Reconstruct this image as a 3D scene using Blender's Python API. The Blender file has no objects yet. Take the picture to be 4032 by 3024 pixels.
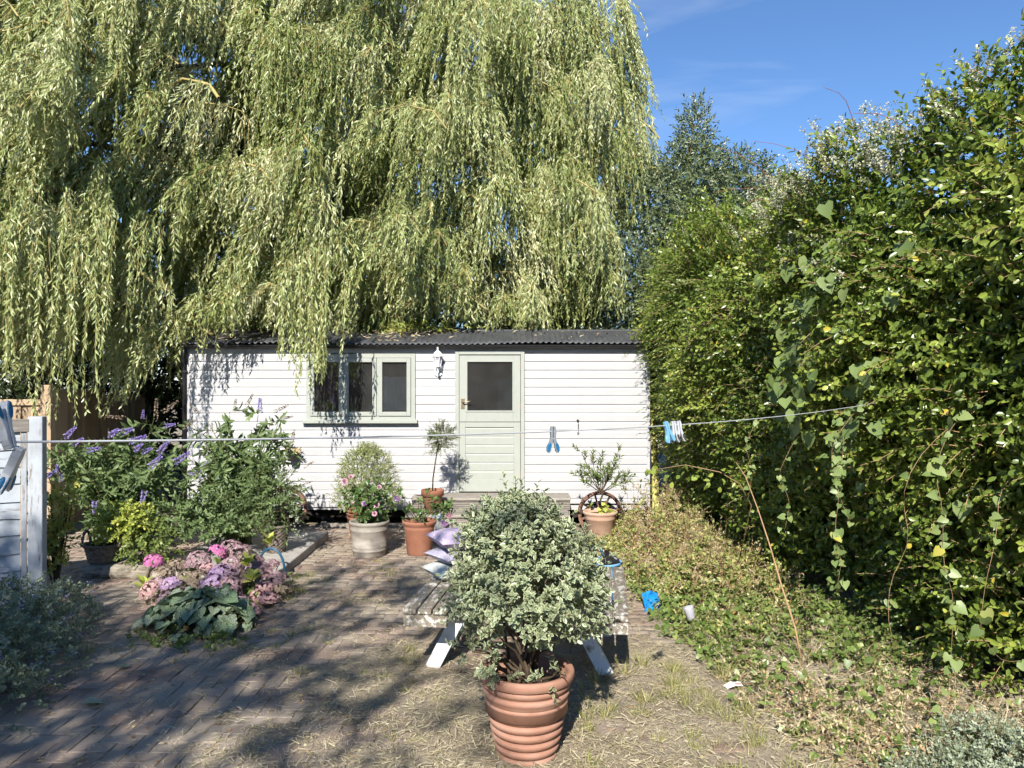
import bpy, math, random
import numpy as np
from mathutils import Vector, Matrix, Euler

rng = np.random.default_rng(11)
random.seed(11)
R = math.radians
scene = bpy.context.scene
col = scene.collection

# ------------------------------------------------------------------ camera, sky, sun, exposure
cam_d = bpy.data.cameras.new('camera')
cam = bpy.data.objects.new('camera', cam_d)
col.objects.link(cam)
cam.location = (0, 0, 1.85)
cam.rotation_euler = (R(90), 0, 0)
cam_d.sensor_width = 36
cam_d.lens = 27.03
cam_d.clip_start = 0.05
cam_d.clip_end = 500
scene.camera = cam

SUN_EL = 37.0
SUN_AZ = (-0.16, -0.99)          # horizontal direction towards the sun
w = bpy.data.worlds.new('World')
scene.world = w
w.use_nodes = True
nt = w.node_tree
nt.nodes.clear()
o_ = nt.nodes.new('ShaderNodeOutputWorld')
bg = nt.nodes.new('ShaderNodeBackground')
sky = nt.nodes.new('ShaderNodeTexSky')
sky.sky_type = 'NISHITA'
sky.sun_disc = False
sky.sun_elevation = R(SUN_EL)
sky.sun_rotation = math.atan2(SUN_AZ[0], SUN_AZ[1])
sky.air_density = 1.0
sky.dust_density = 0.0
sky.ozone_density = 8.5
bg.inputs['Strength'].default_value = 0.076
# thin cirrus over the whole sky
tc = nt.nodes.new('ShaderNodeTexCoord')
mp = nt.nodes.new('ShaderNodeMapping')
mp.inputs['Rotation'].default_value = (0, R(-28), R(20))
mp.inputs['Scale'].default_value = (1.6, 3.0, 9.0)
nz = nt.nodes.new('ShaderNodeTexNoise')
nz.inputs['Scale'].default_value = 1.5
nz.inputs['Detail'].default_value = 5
nz.inputs['Distortion'].default_value = 0.6
rp = nt.nodes.new('ShaderNodeValToRGB')
rp.color_ramp.elements[0].position = 0.56
rp.color_ramp.elements[1].position = 0.85
rp.color_ramp.elements[1].color = (0.30, 0.30, 0.30, 1)
mxw = nt.nodes.new('ShaderNodeMix')
mxw.data_type = 'RGBA'
mxw.inputs[7].default_value = (6.0, 6.4, 7.0, 1)
L = nt.links.new
L(tc.outputs['Generated'], mp.inputs['Vector'])
L(mp.outputs[0], nz.inputs['Vector'])
L(nz.outputs['Fac'], rp.inputs[0])
L(rp.outputs[0], mxw.inputs[0])
L(sky.outputs[0], mxw.inputs[6])
L(mxw.outputs[2], bg.inputs['Color'])
L(bg.outputs[0], o_.inputs['Surface'])

sd = bpy.data.lights.new('sun', 'SUN')
sd.energy = 4.3
sd.angle = R(0.53)
sd.color = (1.0, 0.945, 0.86)
sun = bpy.data.objects.new('sun', sd)
col.objects.link(sun)
ch = math.cos(R(SUN_EL))
hl = math.hypot(*SUN_AZ)
SUN_DIR = Vector((-SUN_AZ[0] / hl * ch, -SUN_AZ[1] / hl * ch, -math.sin(R(SUN_EL))))
sun.rotation_euler = SUN_DIR.to_track_quat('-Z', 'Y').to_euler()
sun.location = (-4, -12, 14)

vs = scene.view_settings
vs.view_transform = 'Standard'
vs.look = 'None'
vs.exposure = 1.2
vs.gamma = 1.0
vs.use_curve_mapping = False
scene.cycles.max_bounces = 5
scene.cycles.diffuse_bounces = 3
scene.cycles.glossy_bounces = 2
scene.cycles.transmission_bounces = 3
scene.cycles.transparent_max_bounces = 6
scene.cycles.caustics_reflective = False
scene.cycles.caustics_refractive = False
scene.cycles.use_adaptive_sampling = True
scene.cycles.adaptive_threshold = 0.04
scene.cycles.adaptive_min_samples = 16


# ------------------------------------------------------------------ helpers
def lin(h):
    h = h.lstrip('#')
    out = []
    for i in (0, 2, 4):
        c = int(h[i:i + 2], 16) / 255
        out.append(c / 12.92 if c <= 0.04045 else ((c + 0.055) / 1.055) ** 2.4)
    return (*out, 1.0)


def C3(c):
    return lin(c) if isinstance(c, str) else (*c[:3], 1.0)


def new_mat(name):
    m = bpy.data.materials.new(name)
    m.use_nodes = True
    t = m.node_tree
    t.nodes.clear()
    out = t.nodes.new('ShaderNodeOutputMaterial')
    return m, t, out


def ramp(t, fac, stops):
    r = t.nodes.new('ShaderNodeValToRGB')
    e = r.color_ramp.elements
    while len(e) < len(stops):
        e.new(0.5)
    for i, (p, c) in enumerate(stops):
        e[i].position = p
        e[i].color = C3(c)
    t.links.new(fac, r.inputs[0])
    return r.outputs[0]


def noise(t, scale, detail=4, rough=0.55, stretch=(1, 1, 1), coord='Object', dist=0.0, rot=(0, 0, 0)):
    c = t.nodes.new('ShaderNodeTexCoord')
    m = t.nodes.new('ShaderNodeMapping')
    m.inputs['Scale'].default_value = stretch
    m.inputs['Rotation'].default_value = rot
    n = t.nodes.new('ShaderNodeTexNoise')
    n.inputs['Scale'].default_value = scale
    n.inputs['Detail'].default_value = detail
    n.inputs['Roughness'].default_value = rough
    n.inputs['Distortion'].default_value = dist
    t.links.new(c.outputs[coord], m.inputs['Vector'])
    t.links.new(m.outputs[0], n.inputs['Vector'])
    return n.outputs['Fac']


def mixc(t, fac, a, b, mode='MIX'):
    x = t.nodes.new('ShaderNodeMix')
    x.data_type = 'RGBA'
    x.blend_type = mode
    for s, v in ((0, fac), (6, a), (7, b)):
        if isinstance(v, (int, float)):
            x.inputs[s].default_value = v
        elif isinstance(v, (tuple, str)):
            x.inputs[s].default_value = C3(v)
        else:
            t.links.new(v, x.inputs[s])
    return x.outputs[2]


def attr(t, name):
    a = t.nodes.new('ShaderNodeAttribute')
    a.attribute_name = name
    return a.outputs['Fac']


def principled(t, out, base, rough=0.6, spec=0.4, metal=0.0, bump=None, bump_s=0.3, bump_d=0.01):
    p = t.nodes.new('ShaderNodeBsdfPrincipled')
    if isinstance(base, (tuple, str)):
        p.inputs['Base Color'].default_value = C3(base)
    else:
        t.links.new(base, p.inputs['Base Color'])
    p.inputs['Roughness'].default_value = rough
    p.inputs['Metallic'].default_value = metal
    p.inputs['Specular IOR Level'].default_value = spec
    if bump is not None:
        b = t.nodes.new('ShaderNodeBump')
        b.inputs['Strength'].default_value = bump_s
        b.inputs['Distance'].default_value = bump_d
        t.links.new(bump, b.inputs['Height'])
        t.links.new(b.outputs[0], p.inputs['Normal'])
    t.links.new(p.outputs[0], out.inputs['Surface'])
    return p


def simple(name, stops, scale=8, rough=0.6, spec=0.3, stretch=(1, 1, 1), bump_s=0.2, bump_d=0.006, metal=0.0,
           detail=5, rnd_amt=0.0, coord='Object', dist=0.0):
    m, t, out = new_mat(name)
    f = noise(t, scale, detail, 0.6, stretch, coord, dist)
    c = ramp(t, f, stops)
    if rnd_amt:
        oi = t.nodes.new('ShaderNodeObjectInfo')
        k = ramp(t, oi.outputs['Random'], [(0, (1 - rnd_amt,) * 3), (1, (1 + rnd_amt * .4,) * 3)])
        c = mixc(t, 1.0, c, k, 'MULTIPLY')
    principled(t, out, c, rough, spec, metal, f, bump_s, bump_d)
    return m


def leaf_mat(name, stops, trans=0.3, rough=0.42, spec=0.5, edge=None, tint='#d8e070', vein=None):
    m, t, out = new_mat(name)
    c = ramp(t, attr(t, 'rnd'), stops)
    if edge:
        ef = ramp(t, attr(t, 'edge'), [(edge[0], (0, 0, 0)), (edge[1], (1, 1, 1))])
        c = mixc(t, ef, c, edge[2])
    if vein:
        v = t.nodes.new('ShaderNodeTexVoronoi')
        v.feature = 'DISTANCE_TO_EDGE'
        v.inputs['Scale'].default_value = vein[0]
        tcx = t.nodes.new('ShaderNodeTexCoord')
        t.links.new(tcx.outputs['Object'], v.inputs['Vector'])
        vf = ramp(t, v.outputs['Distance'], [(0.02, (1, 1, 1)), (vein[1], (0, 0, 0))])
        c = mixc(t, vf, c, vein[2])
        ef = ramp(t, attr(t, 'edge'), [(0.0, (1, 1, 1)), (0.10, (0, 0, 0))])
        c = mixc(t, ef, c, vein[2])
    p = principled(t, out, c, rough, spec)
    tr = t.nodes.new('ShaderNodeBsdfTranslucent')
    tcx = mixc(t, 0.35, c, tint, 'MULTIPLY')
    t.links.new(tcx, tr.inputs['Color'])
    # keep translucent colour bright enough
    mx = t.nodes.new('ShaderNodeMixShader')
    mx.inputs[0].default_value = trans
    t.links.new(p.outputs[0], mx.inputs[1])
    t.links.new(tr.outputs[0], mx.inputs[2])
    t.links.new(mx.outputs[0], out.inputs['Surface'])
    return m


def link(o, parent=None):
    col.objects.link(o)
    if parent is not None:
        o.parent = parent
    return o


def obj(name, vf, m, parent=None, smooth=False, loc=(0, 0, 0), rot=(0, 0, 0), bevel=0.0, rnd=None):
    me = bpy.data.meshes.new(name)
    me.from_pydata([tuple(map(float, p)) for p in vf[0]], [], [tuple(int(i) for i in f) for f in vf[1]])
    me.update()
    if m is not None:
        me.materials.append(m)
    if smooth:
        me.polygons.foreach_set('use_smooth', [True] * len(me.polygons))
    if rnd is not None:
        a = me.attributes.new('rnd', 'FLOAT', 'POINT')
        a.data.foreach_set('value', [rnd] * len(me.vertices))
    o = bpy.data.objects.new(name, me)
    o.location = loc
    o.rotation_euler = rot
    link(o, parent)
    if bevel:
        b = o.modifiers.new('bevel', 'BEVEL')
        b.width = bevel
        b.segments = 2
        b.limit_method = 'ANGLE'
    return o


def inst(name, me, parent, loc=(0, 0, 0), rot=(0, 0, 0), sc=(1, 1, 1)):
    o = bpy.data.objects.new(name, me)
    o.location = loc
    o.rotation_euler = rot
    o.scale = sc
    return link(o, parent)


def tag(o, label=None, cat=None, group=None, kind=None):
    if label:
        o['label'] = label
    if cat:
        o['category'] = cat
    if group:
        o['group'] = group
    if kind:
        o['kind'] = kind
    return o


def thing(name, label, cat, loc=(0, 0, 0), rz=0.0, group=None):
    o = bpy.data.objects.new(name, None)
    o.empty_display_size = 0.1
    o.location = loc
    o.rotation_euler = (0, 0, rz)
    link(o)
    return tag(o, label, cat, group)


def join(*parts):
    V, F = [], []
    for v, f in parts:
        n = len(V)
        V.extend(v)
        F.extend([tuple(i + n for i in q) for q in f])
    return V, F


def box(x0, x1, y0, y1, z0, z1):
    v = [(x0, y0, z0), (x1, y0, z0), (x1, y1, z0), (x0, y1, z0), (x0, y0, z1), (x1, y0, z1), (x1, y1, z1), (x0, y1, z1)]
    f = [(3, 2, 1, 0), (4, 5, 6, 7), (0, 1, 5, 4), (1, 2, 6, 5), (2, 3, 7, 6), (3, 0, 4, 7)]
    return v, f


def xform(vf, M):
    return [tuple(M @ Vector(p)) for p in vf[0]], vf[1]


def bar(a, b, wx, wy, up=(0, 0, 1)):
    """box beam from a to b with section wx (side) by wy (up)"""
    a, b = Vector(a), Vector(b)
    d = (b - a)
    ln = d.length
    d.normalize()
    s = d.cross(Vector(up))
    if s.length < 1e-4:
        s = d.cross(Vector((1, 0, 0)))
    s.normalize()
    u = s.cross(d)
    M = Matrix((s, d, u)).transposed().to_4x4()
    M.translation = a
    return xform(box(-wx / 2, wx / 2, 0, ln, -wy / 2, wy / 2), M)


def lathe(prof, n=40, cx=0, cy=0, closed=False):
    V, F = [], []
    k = len(prof)
    for j in range(n):
        a = 2 * math.pi * j / n
        for r, z in prof:
            V.append((cx + r * math.cos(a), cy + r * math.sin(a), z))
    for j in range(n):
        j2 = (j + 1) % n
        for i in range(k - 1):
            F.append((j * k + i, j2 * k + i, j2 * k + i + 1, j * k + i + 1))
        if closed:
            F.append((j * k + k - 1, j2 * k + k - 1, j2 * k, j * k))
    return V, F


def tube(pts, rad, n=6, cap=True):
    pts = [Vector(p) for p in pts]
    if not hasattr(rad, '__len__'):
        rad = [rad] * len(pts)
    V, F = [], []
    ref = Vector((0.13, 0.27, 0.95))
    for i, p in enumerate(pts):
        d = (pts[min(i + 1, len(pts) - 1)] - pts[max(i - 1, 0)]).normalized()
        s = d.cross(ref)
        if s.length < 0.05:
            s = d.cross(Vector((1, 0, 0)))
        s.normalize()
        u = s.cross(d)
        for j in range(n):
            a = 2 * math.pi * j / n
            V.append(tuple(p + (s * math.cos(a) + u * math.sin(a)) * rad[i]))
    for i in range(len(pts) - 1):
        for j in range(n):
            j2 = (j + 1) % n
            F.append((i * n + j, i * n + j2, (i + 1) * n + j2, (i + 1) * n + j))
    if cap:
        F.append(tuple(range(n))[::-1])
        F.append(tuple((len(pts) - 1) * n + j for j in range(n)))
    return V, F


def extrude(poly, y0, y1):
    """poly in (x,z), extruded along y"""
    n = len(poly)
    V = [(x, y0, z) for x, z in poly] + [(x, y1, z) for x, z in poly]
    F = [tuple(range(n)), tuple(range(2 * n - 1, n - 1, -1))]
    for i in range(n):
        j = (i + 1) % n
        F.append((i, i + n, j + n, j))
    return V, F


def extrude_x(prof, x0, x1):
    """prof in (y,z), extruded along x"""
    n = len(prof)
    V = [(x0, y, z) for y, z in prof] + [(x1, y, z) for y, z in prof]
    F = [tuple(range(n)), tuple(range(2 * n - 1, n - 1, -1))]
    for i in range(n):
        j = (i + 1) % n
        F.append((i, i + n, j + n, j))
    return V, F


def npmesh(name, V, F, m, parent=None, rnd=None, edge=None, smooth=False):
    """V (n,3) F (m,k) numpy -> object"""
    me = bpy.data.meshes.new(name)
    n, k = F.shape
    me.vertices.add(len(V))
    me.vertices.foreach_set('co', np.ascontiguousarray(V, dtype=np.float32).ravel())
    me.loops.add(n * k)
    me.loops.foreach_set('vertex_index', np.ascontiguousarray(F, dtype=np.int32).ravel())
    me.polygons.add(n)
    me.polygons.foreach_set('loop_start', np.arange(0, n * k, k, dtype=np.int32))
    me.update(calc_edges=True)
    if smooth:
        me.polygons.foreach_set('use_smooth', np.ones(n, dtype=bool))
    for nm, arr in (('rnd', rnd), ('edge', edge)):
        if arr is not None:
            a = me.attributes.new(nm, 'FLOAT', 'POINT')
            a.data.foreach_set('value', np.ascontiguousarray(arr, dtype=np.float32))
    me.materials.append(m)
    o = bpy.data.objects.new(name, me)
    link(o, parent)
    return o


def nrm(a):
    return a / np.maximum(np.linalg.norm(a, axis=-1, keepdims=True), 1e-8)


# leaf templates: (u along, v across, w out of plane), triangles, edge value (0 midrib, 1 margin)
TM = {
    'lance': (np.array([(0, 0, 0), (.42, -.5, .05), (1, 0, -.06), (.42, .5, .05)], float),
              np.array([(0, 1, 2), (0, 2, 3)]), np.array([0, 1, .6, 1.])),
    'oval': (np.array([(0, 0, 0), (.28, -.42, .06), (.66, -.45, .05), (1, 0, -.10), (.66, .45, .05), (.28, .42, .06), (.5, 0, -.01)], float),
             np.array([(0, 1, 6), (1, 2, 6), (2, 3, 6), (3, 4, 6), (4, 5, 6), (5, 0, 6)]), np.array([.7, 1, 1, 1, 1, 1, 0.])),
    'heart': (np.array([(.10, 0, 0), (-.06, -.30, .05), (.14, -.56, .08), (.5, -.46, .05), (1, 0, -.14), (.5, .46, .05), (.14, .56, .08), (-.06, .30, .05), (.5, 0, -.03)], float),
              np.array([(0, 1, 2), (0, 2, 3), (0, 3, 8), (3, 4, 8), (4, 5, 8), (5, 0, 8), (5, 6, 0), (6, 7, 0)]), np.array([0, 1, 1, 1, .5, 1, 1, 1, 0.])),
    'blade': (np.array([(0, -.5, 0), (0, .5, 0), (.6, .35, .06), (.6, -.35, .06), (1, 0, -.05)], float),
              np.array([(0, 1, 2), (0, 2, 3), (3, 2, 4)]), np.array([0, 0, .5, .5, 1.])),
    'petal': (np.array([(0, 0, 0), (.6, -.5, .12), (1, 0, .02), (.6, .5, .12)], float),
              np.array([(0, 1, 2), (0, 2, 3)]), np.array([0, 1, 1, 1.])),
}


def leaves_np(P, A, N, Ln, Wd, tmpl):
    T, F, E = TM[tmpl]
    n, k = len(P), len(T)
    A = nrm(A)
    S = nrm(np.cross(N, A))
    N2 = np.cross(A, S)
    Ln = np.broadcast_to(np.asarray(Ln, float), (n,))
    Wd = np.broadcast_to(np.asarray(Wd, float), (n,))
    V = (P[:, None] + A[:, None] * (T[:, 0][None, :, None] * Ln[:, None, None])
         + S[:, None] * (T[:, 1][None, :, None] * Wd[:, None, None])
         + N2[:, None] * (T[:, 2][None, :, None] * Ln[:, None, None]))
    FF = (F[None] + (np.arange(n) * k)[:, None, None]).reshape(-1, F.shape[1])
    return V.reshape(-1, 3), FF, np.tile(E, n), k


def leaf_obj(name, P, A, N, Ln, Wd, tmpl, m, parent=None, rnd=None):
    V, F, E, k = leaves_np(np.asarray(P, float), np.asarray(A, float), np.asarray(N, float), Ln, Wd, tmpl)
    if rnd is None:
        rnd = rng.random(len(P))
    return npmesh(name, V, F, m, parent, np.repeat(rnd, k), E)


def rdir(n):
    return nrm(rng.normal(size=(n, 3)))


def perp(T):
    r = rdir(len(T))
    return nrm(r - T * (r * T).sum(1, keepdims=True))


def shoots(P0, D, ln, nl, splay=0.9, droop=0.2, opp=False, up=0.25, t0=0.1):
    """leaves set along shoots; returns P, A, N, id and the shoot polylines"""
    M = len(P0)
    D = nrm(D)
    ln = np.broadcast_to(np.asarray(ln, float), (M,))[:, None]
    droop = np.broadcast_to(np.asarray(droop, float), (M,))[:, None]
    B0 = perp(D)
    C0 = np.cross(D, B0)
    Ps, As, Ns, Is, Ts = [], [], [], [], []
    zz = np.array([[0, 0, 1.0]])
    for i in range(nl):
        if opp:
            t = t0 + (1 - t0) * ((i // 2 + .5) / max(1, (nl + 1) // 2))
            ph = (i % 2) * math.pi + (i // 2) * math.pi / 2
        else:
            t = t0 + (1 - t0) * ((i + .5) / nl)
            ph = i * 2.4
        pos = P0 + D * t * ln - zz * droop * t * t * ln
        T = nrm(D - zz * 2 * droop * t)
        Bq = B0 * math.cos(ph) + C0 * math.sin(ph)
        s = splay * (1.15 - .35 * t) + rng.normal(0, .18, (M, 1))
        A = nrm(T * np.cos(s) + Bq * np.sin(s))
        N = nrm(T * np.sin(s) - Bq * np.cos(s) + zz * up + rng.normal(0, .15, (M, 3)))
        Ps.append(pos); As.append(A); Ns.append(N); Is.append(np.arange(M)); Ts.append(np.full(M, t))
    tt = np.linspace(0, 1, 4)
    poly = P0[:, None] + D[:, None] * (tt[None, :, None] * ln[:, None]) - zz[None] * (droop[:, None] * (tt ** 2)[None, :, None] * ln[:, None])
    return np.concatenate(Ps), np.concatenate(As), np.concatenate(Ns), np.concatenate(Is), poly


def tubes_np(poly, rad, sides=3):
    """poly (M,K,3), rad (K,) or (M,K)"""
    M, K, _ = poly.shape
    rad = np.broadcast_to(np.asarray(rad, float), (M, K))
    d = np.empty_like(poly)
    d[:, 1:-1] = poly[:, 2:] - poly[:, :-2]
    d[:, 0] = poly[:, 1] - poly[:, 0]
    d[:, -1] = poly[:, -1] - poly[:, -2]
    d = nrm(d)
    ref = np.array([.31, .83, .46])
    s = nrm(np.cross(d, ref))
    u = np.cross(s, d)
    ang = np.arange(sides) * 2 * np.pi / sides
    V = poly[:, :, None] + (s[:, :, None] * np.cos(ang)[None, None, :, None] + u[:, :, None] * np.sin(ang)[None, None, :, None]) * rad[:, :, None, None]
    idx = np.arange(M * K * sides).reshape(M, K, sides)
    a = idx[:, :-1]
    b = idx[:, 1:]
    F = np.stack([a, np.roll(a, -1, 2), np.roll(b, -1, 2), b], -1).reshape(-1, 4)
    return V.reshape(-1, 3), F


def tubes_obj(name, poly, rad, m, parent=None, sides=3):
    V, F = tubes_np(np.asarray(poly, float), rad, sides)
    return npmesh(name, V, F, m, parent, smooth=True)


def ball_pts(n, c, r, power=0.5, zmin=None):
    d = rdir(n)
    if zmin is not None:
        d[:, 2] = np.where(d[:, 2] < zmin, -d[:, 2] * .6, d[:, 2])
    rr = rng.random((n, 1)) ** power
    return np.array(c) + d * rr * np.array(r), d


# ------------------------------------------------------------------ materials
M = {}
M['white_board'] = simple('white_board', [(0.25, (.355, .355, .36)), (0.6, (.395, .395, .40)), (0.8, (.42, .42, .42))], 6, 0.45, 0.3, (1, 8, 8), 0.06, 0.003)
M['sage'] = simple('sage_paint', [(0.2, (.29, .31, .275)), (0.8, (.33, .345, .31))], 9, 0.45, 0.3, (1, 1, 1), 0.05, 0.002)
M['dark_roof'] = simple('roof_sheet', [(0.25, (.035, .036, .04)), (0.55, (.06, .062, .066)), (0.8, (.10, .10, .095))], 5, 0.55, 0.4, (1, 1, 1), 0.1, 0.004)
M['black_plastic'] = simple('black_plastic', [(0.2, (.012, .012, .014)), (0.8, (.022, .022, .024))], 12, 0.4, 0.4)
M['dark_inside'] = simple('dark_inside', [(0, (.02, .018, .015)), (1, (.035, .03, .025))], 4, 0.9, 0.1)
M['net'] = simple('net_curtain', [(0.2, (.22, .22, .21)), (0.8, (.40, .39, .37))], 14, 0.95, 0.05)
M['chassis'] = simple('chassis_timber', [(0.2, (.015, .013, .012)), (0.8, (.04, .034, .028))], 9, 0.8, 0.1, (1, 6, 6))
M['iron'] = simple('rusty_iron', [(0.25, (.10, .055, .035)), (0.5, (.17, .095, .065)), (0.8, (.26, .16, .11))], 18, 0.75, 0.25, bump_s=.3)
M['steel'] = simple('galvanised', [(0.2, (.38, .41, .43)), (0.8, (.55, .58, .60))], 14, 0.38, 0.5, metal=0.75)
M['brass'] = simple('aged_brass', [(0.2, (.20, .15, .09)), (0.8, (.36, .28, .18))], 20, 0.4, 0.5, metal=0.7)
M['black_iron'] = simple('black_iron', [(0.2, (.02, .02, .02)), (0.8, (.05, .045, .04))], 20, 0.5, 0.4, metal=0.5)
M['deck'] = simple('deck_timber', [(0.25, (.13, .115, .10)), (0.5, (.25, .225, .195)), (0.8, (.36, .33, .29))], 7, 0.75, 0.15, (1.2, 14, 14), 0.35, 0.004, rnd_amt=.25)
M['fence'] = simple('fence_timber', [(0.25, (.26, .185, .115)), (0.5, (.40, .295, .19)), (0.8, (.52, .40, .28))], 6, 0.8, 0.12, (14, 14, 1.0), 0.35, 0.004, rnd_amt=.3)
M['terracotta'] = simple('terracotta', [(0.25, (.20, .085, .052)), (0.5, (.26, .115, .072)), (0.8, (.32, .17, .115))], 5, 0.75, 0.2, (1, 1, 1), 0.12, 0.004)
M['terracotta_pale'] = simple('terracotta_pale', [(0.25, (.34, .20, .135)), (0.5, (.42, .28, .20)), (0.8, (.48, .37, .29))], 4, 0.85, 0.12, (1, 1, 1.6), 0.15, 0.004)
M['terracotta_big'] = simple('terracotta_big', [(0.25, (.22, .11, .075)), (0.45, (.31, .165, .115)), (0.62, (.35, .205, .15)), (0.78, (.42, .32, .26))], 5, 0.8, 0.18, (1, 1, 2), 0.12, 0.003)
M['stoneware'] = simple('stoneware', [(0.2, (.13, .115, .09)), (0.45, (.25, .225, .19)), (0.75, (.36, .33, .29))], 7, 0.85, 0.12, (1, 1, 1.8), 0.3, 0.004)
M['soil'] = simple('potting_soil', [(0.2, (.025, .018, .013)), (0.8, (.07, .05, .035))], 40, 0.95, 0.05, bump_s=.9, bump_d=.02)
M['concrete'] = simple('concrete', [(0.2, (.20, .185, .16)), (0.5, (.33, .31, .28)), (0.8, (.42, .40, .36))], 6, 0.9, 0.1, bump_s=.3)
M['slab'] = simple('paving_slab', [(0.2, (.25, .21, .18)), (0.5, (.36, .31, .27)), (0.8, (.43, .38, .33))], 9, 0.9, 0.1, bump_s=.3)
M['log'] = simple('old_log', [(0.3, (.10, .085, .065)), (0.5, (.24, .21, .165)), (0.8, (.38, .34, .28))], 6, 0.9, 0.1, (1.5, 6, 6), .5, .01)
M['wicker'] = simple('grey_wicker', [(0.2, (.07, .057, .046)), (0.5, (.15, .125, .10)), (0.8, (.27, .23, .19))], 30, 0.8, 0.15, bump_s=.4)
M['bark'] = simple('willow_bark', [(0.2, (.06, .048, .035)), (0.8, (.17, .14, .10))], 10, 0.9, 0.1, (5, 5, 1), .8, .02)
M['twig'] = simple('yellow_twig', [(0.2, (.26, .20, .07)), (0.8, (.42, .35, .14))], 4, 0.6, 0.3)
M['stem'] = simple('brown_stem', [(0.2, (.045, .032, .022)), (0.8, (.10, .075, .05))], 14, 0.8, 0.15)
M['stem_green'] = simple('green_stem', [(0.2, (.09, .11, .04)), (0.8, (.19, .18, .08))], 10, 0.7, 0.2)
M['stem_tan'] = simple('tan_stem', [(0.2, (.28, .17, .09)), (0.8, (.42, .28, .16))], 10, 0.7, 0.2)
M['stem_red'] = simple('red_stem', [(0.2, (.17, .06, .04)), (0.8, (.30, .13, .09))], 10, 0.7, 0.2)
M['pebble'] = simple('pale_pebble', [(0.2, (.50, .47, .43)), (0.8, (.66, .63, .59))], 12, 0.8, 0.2)
M['line'] = simple('clothes_line', [(0.2, (.36, .38, .40)), (0.8, (.44, .46, .48))], 20, 0.5, 0.3)
M['peg_clear'] = simple('peg_grey', [(0.2, (.34, .36, .38)), (0.8, (.42, .44, .46))], 20, 0.35, 0.4)
M['peg_smoke'] = simple('peg_smoke', [(0.2, (.13, .15, .17)), (0.8, (.19, .21, .23))], 20, 0.4, 0.3)
M['peg_blue'] = simple('peg_blue', [(0.2, (.008, .085, .19)), (0.8, (.012, .11, .23))], 20, 0.45, 0.3)
M['peg_sky'] = simple('peg_sky', [(0.2, (.13, .33, .52)), (0.8, (.17, .38, .56))], 20, 0.4, 0.4)
M['peg_black'] = simple('peg_black', [(0.2, (.03, .03, .04)), (0.8, (.05, .05, .06))], 20, 0.5, 0.3)
M['hose'] = simple('blue_hose', [(0.2, (.012, .06, .12)), (0.8, (.02, .09, .16))], 10, 0.4, 0.4)
M['tub_blue'] = simple('tub_blue', [(0.2, (.12, .30, .52)), (0.8, (.17, .37, .60))], 9, 0.45, 0.35)
M['packet'] = simple('blue_packet', [(0.35, (.01, .14, .40)), (0.58, (.015, .24, .55)), (0.64, (.45, .55, .6)), (.70, (.03, .2, .45))], 16, 0.22, 0.6, bump_s=.2)
M['paper'] = simple('white_paper', [(0.2, (.68, .67, .66)), (0.8, (.8, .79, .78))], 14, 0.7, 0.2)
M['red_print'] = simple('red_print', [(0.2, (.55, .05, .06)), (0.8, (.68, .09, .09))], 14, 0.6, 0.2)
M['yellow_board'] = simple('yellow_board', [(0.3, (.30, .28, .08)), (0.55, (.52, .48, .16)), (0.8, (.60, .55, .30))], 5, 0.8, 0.15, (4, 4, 1), .3)
M['teal'] = simple('teal_sheet', [(0.3, (.015, .14, .16)), (0.8, (.04, .30, .32))], 7, 0.6, 0.3)
M['lamp_white'] = simple('lamp_white', [(0.2, (.70, .72, .72)), (0.8, (.80, .81, .81))], 12, 0.4, 0.4)
M['house_brick'] = simple('house_brick', [(0.3, (.20, .11, .08)), (0.7, (.32, .19, .14))], 9, 0.85, 0.15)
M['roof_tile'] = simple('roof_tile', [(0.3, (.12, .075, .06)), (0.7, (.22, .14, .11))], 9, 0.85, 0.15)
M['dead_flower'] = simple('dead_flower', [(0.2, (.22, .13, .06)), (0.8, (.38, .26, .13))], 30, 0.9, 0.1)


def mat_glass():
    m, t, out = new_mat('window_glass')
    fr = t.nodes.new('ShaderNodeFresnel')
    fr.inputs['IOR'].default_value = 1.5
    tr = t.nodes.new('ShaderNodeBsdfTransparent')
    tr.inputs['Color'].default_value = (.42, .44, .44, 1)
    gl = t.nodes.new('ShaderNodeBsdfGlossy')
    gl.inputs['Roughness'].default_value = 0.02
    b = t.nodes.new('ShaderNodeBump')
    b.inputs['Strength'].default_value = 0.05
    b.inputs['Distance'].default_value = 0.01
    t.links.new(noise(t, 3.0, 2), b.inputs['Height'])
    t.links.new(b.outputs[0], gl.inputs['Normal'])
    mx = t.nodes.new('ShaderNodeMixShader')
    ad = t.nodes.new('ShaderNodeMath')
    ad.operation = 'ADD'
    ad.inputs[1].default_value = 0.16
    t.links.new(fr.outputs[0], ad.inputs[0])
    t.links.new(ad.outputs[0], mx.inputs[0])
    t.links.new(tr.outputs[0], mx.inputs[1])
    t.links.new(gl.outputs[0], mx.inputs[2])
    df = t.nodes.new('ShaderNodeBsdfDiffuse')  # dusty grey film, mixed in to stand for reflections the panes lack
    df.inputs['Color'].default_value = (.5, .5, .48, 1)
    m2 = t.nodes.new('ShaderNodeMixShader')
    t.links.new(ramp(t, noise(t, 5, 5), [(.3, (.03, .03, .03)), (.75, (.055, .055, .055))]), m2.inputs[0])
    t.links.new(mx.outputs[0], m2.inputs[1])
    t.links.new(df.outputs[0], m2.inputs[2])
    t.links.new(m2.outputs[0], out.inputs['Surface'])
    return m


M['glass'] = mat_glass()


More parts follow.
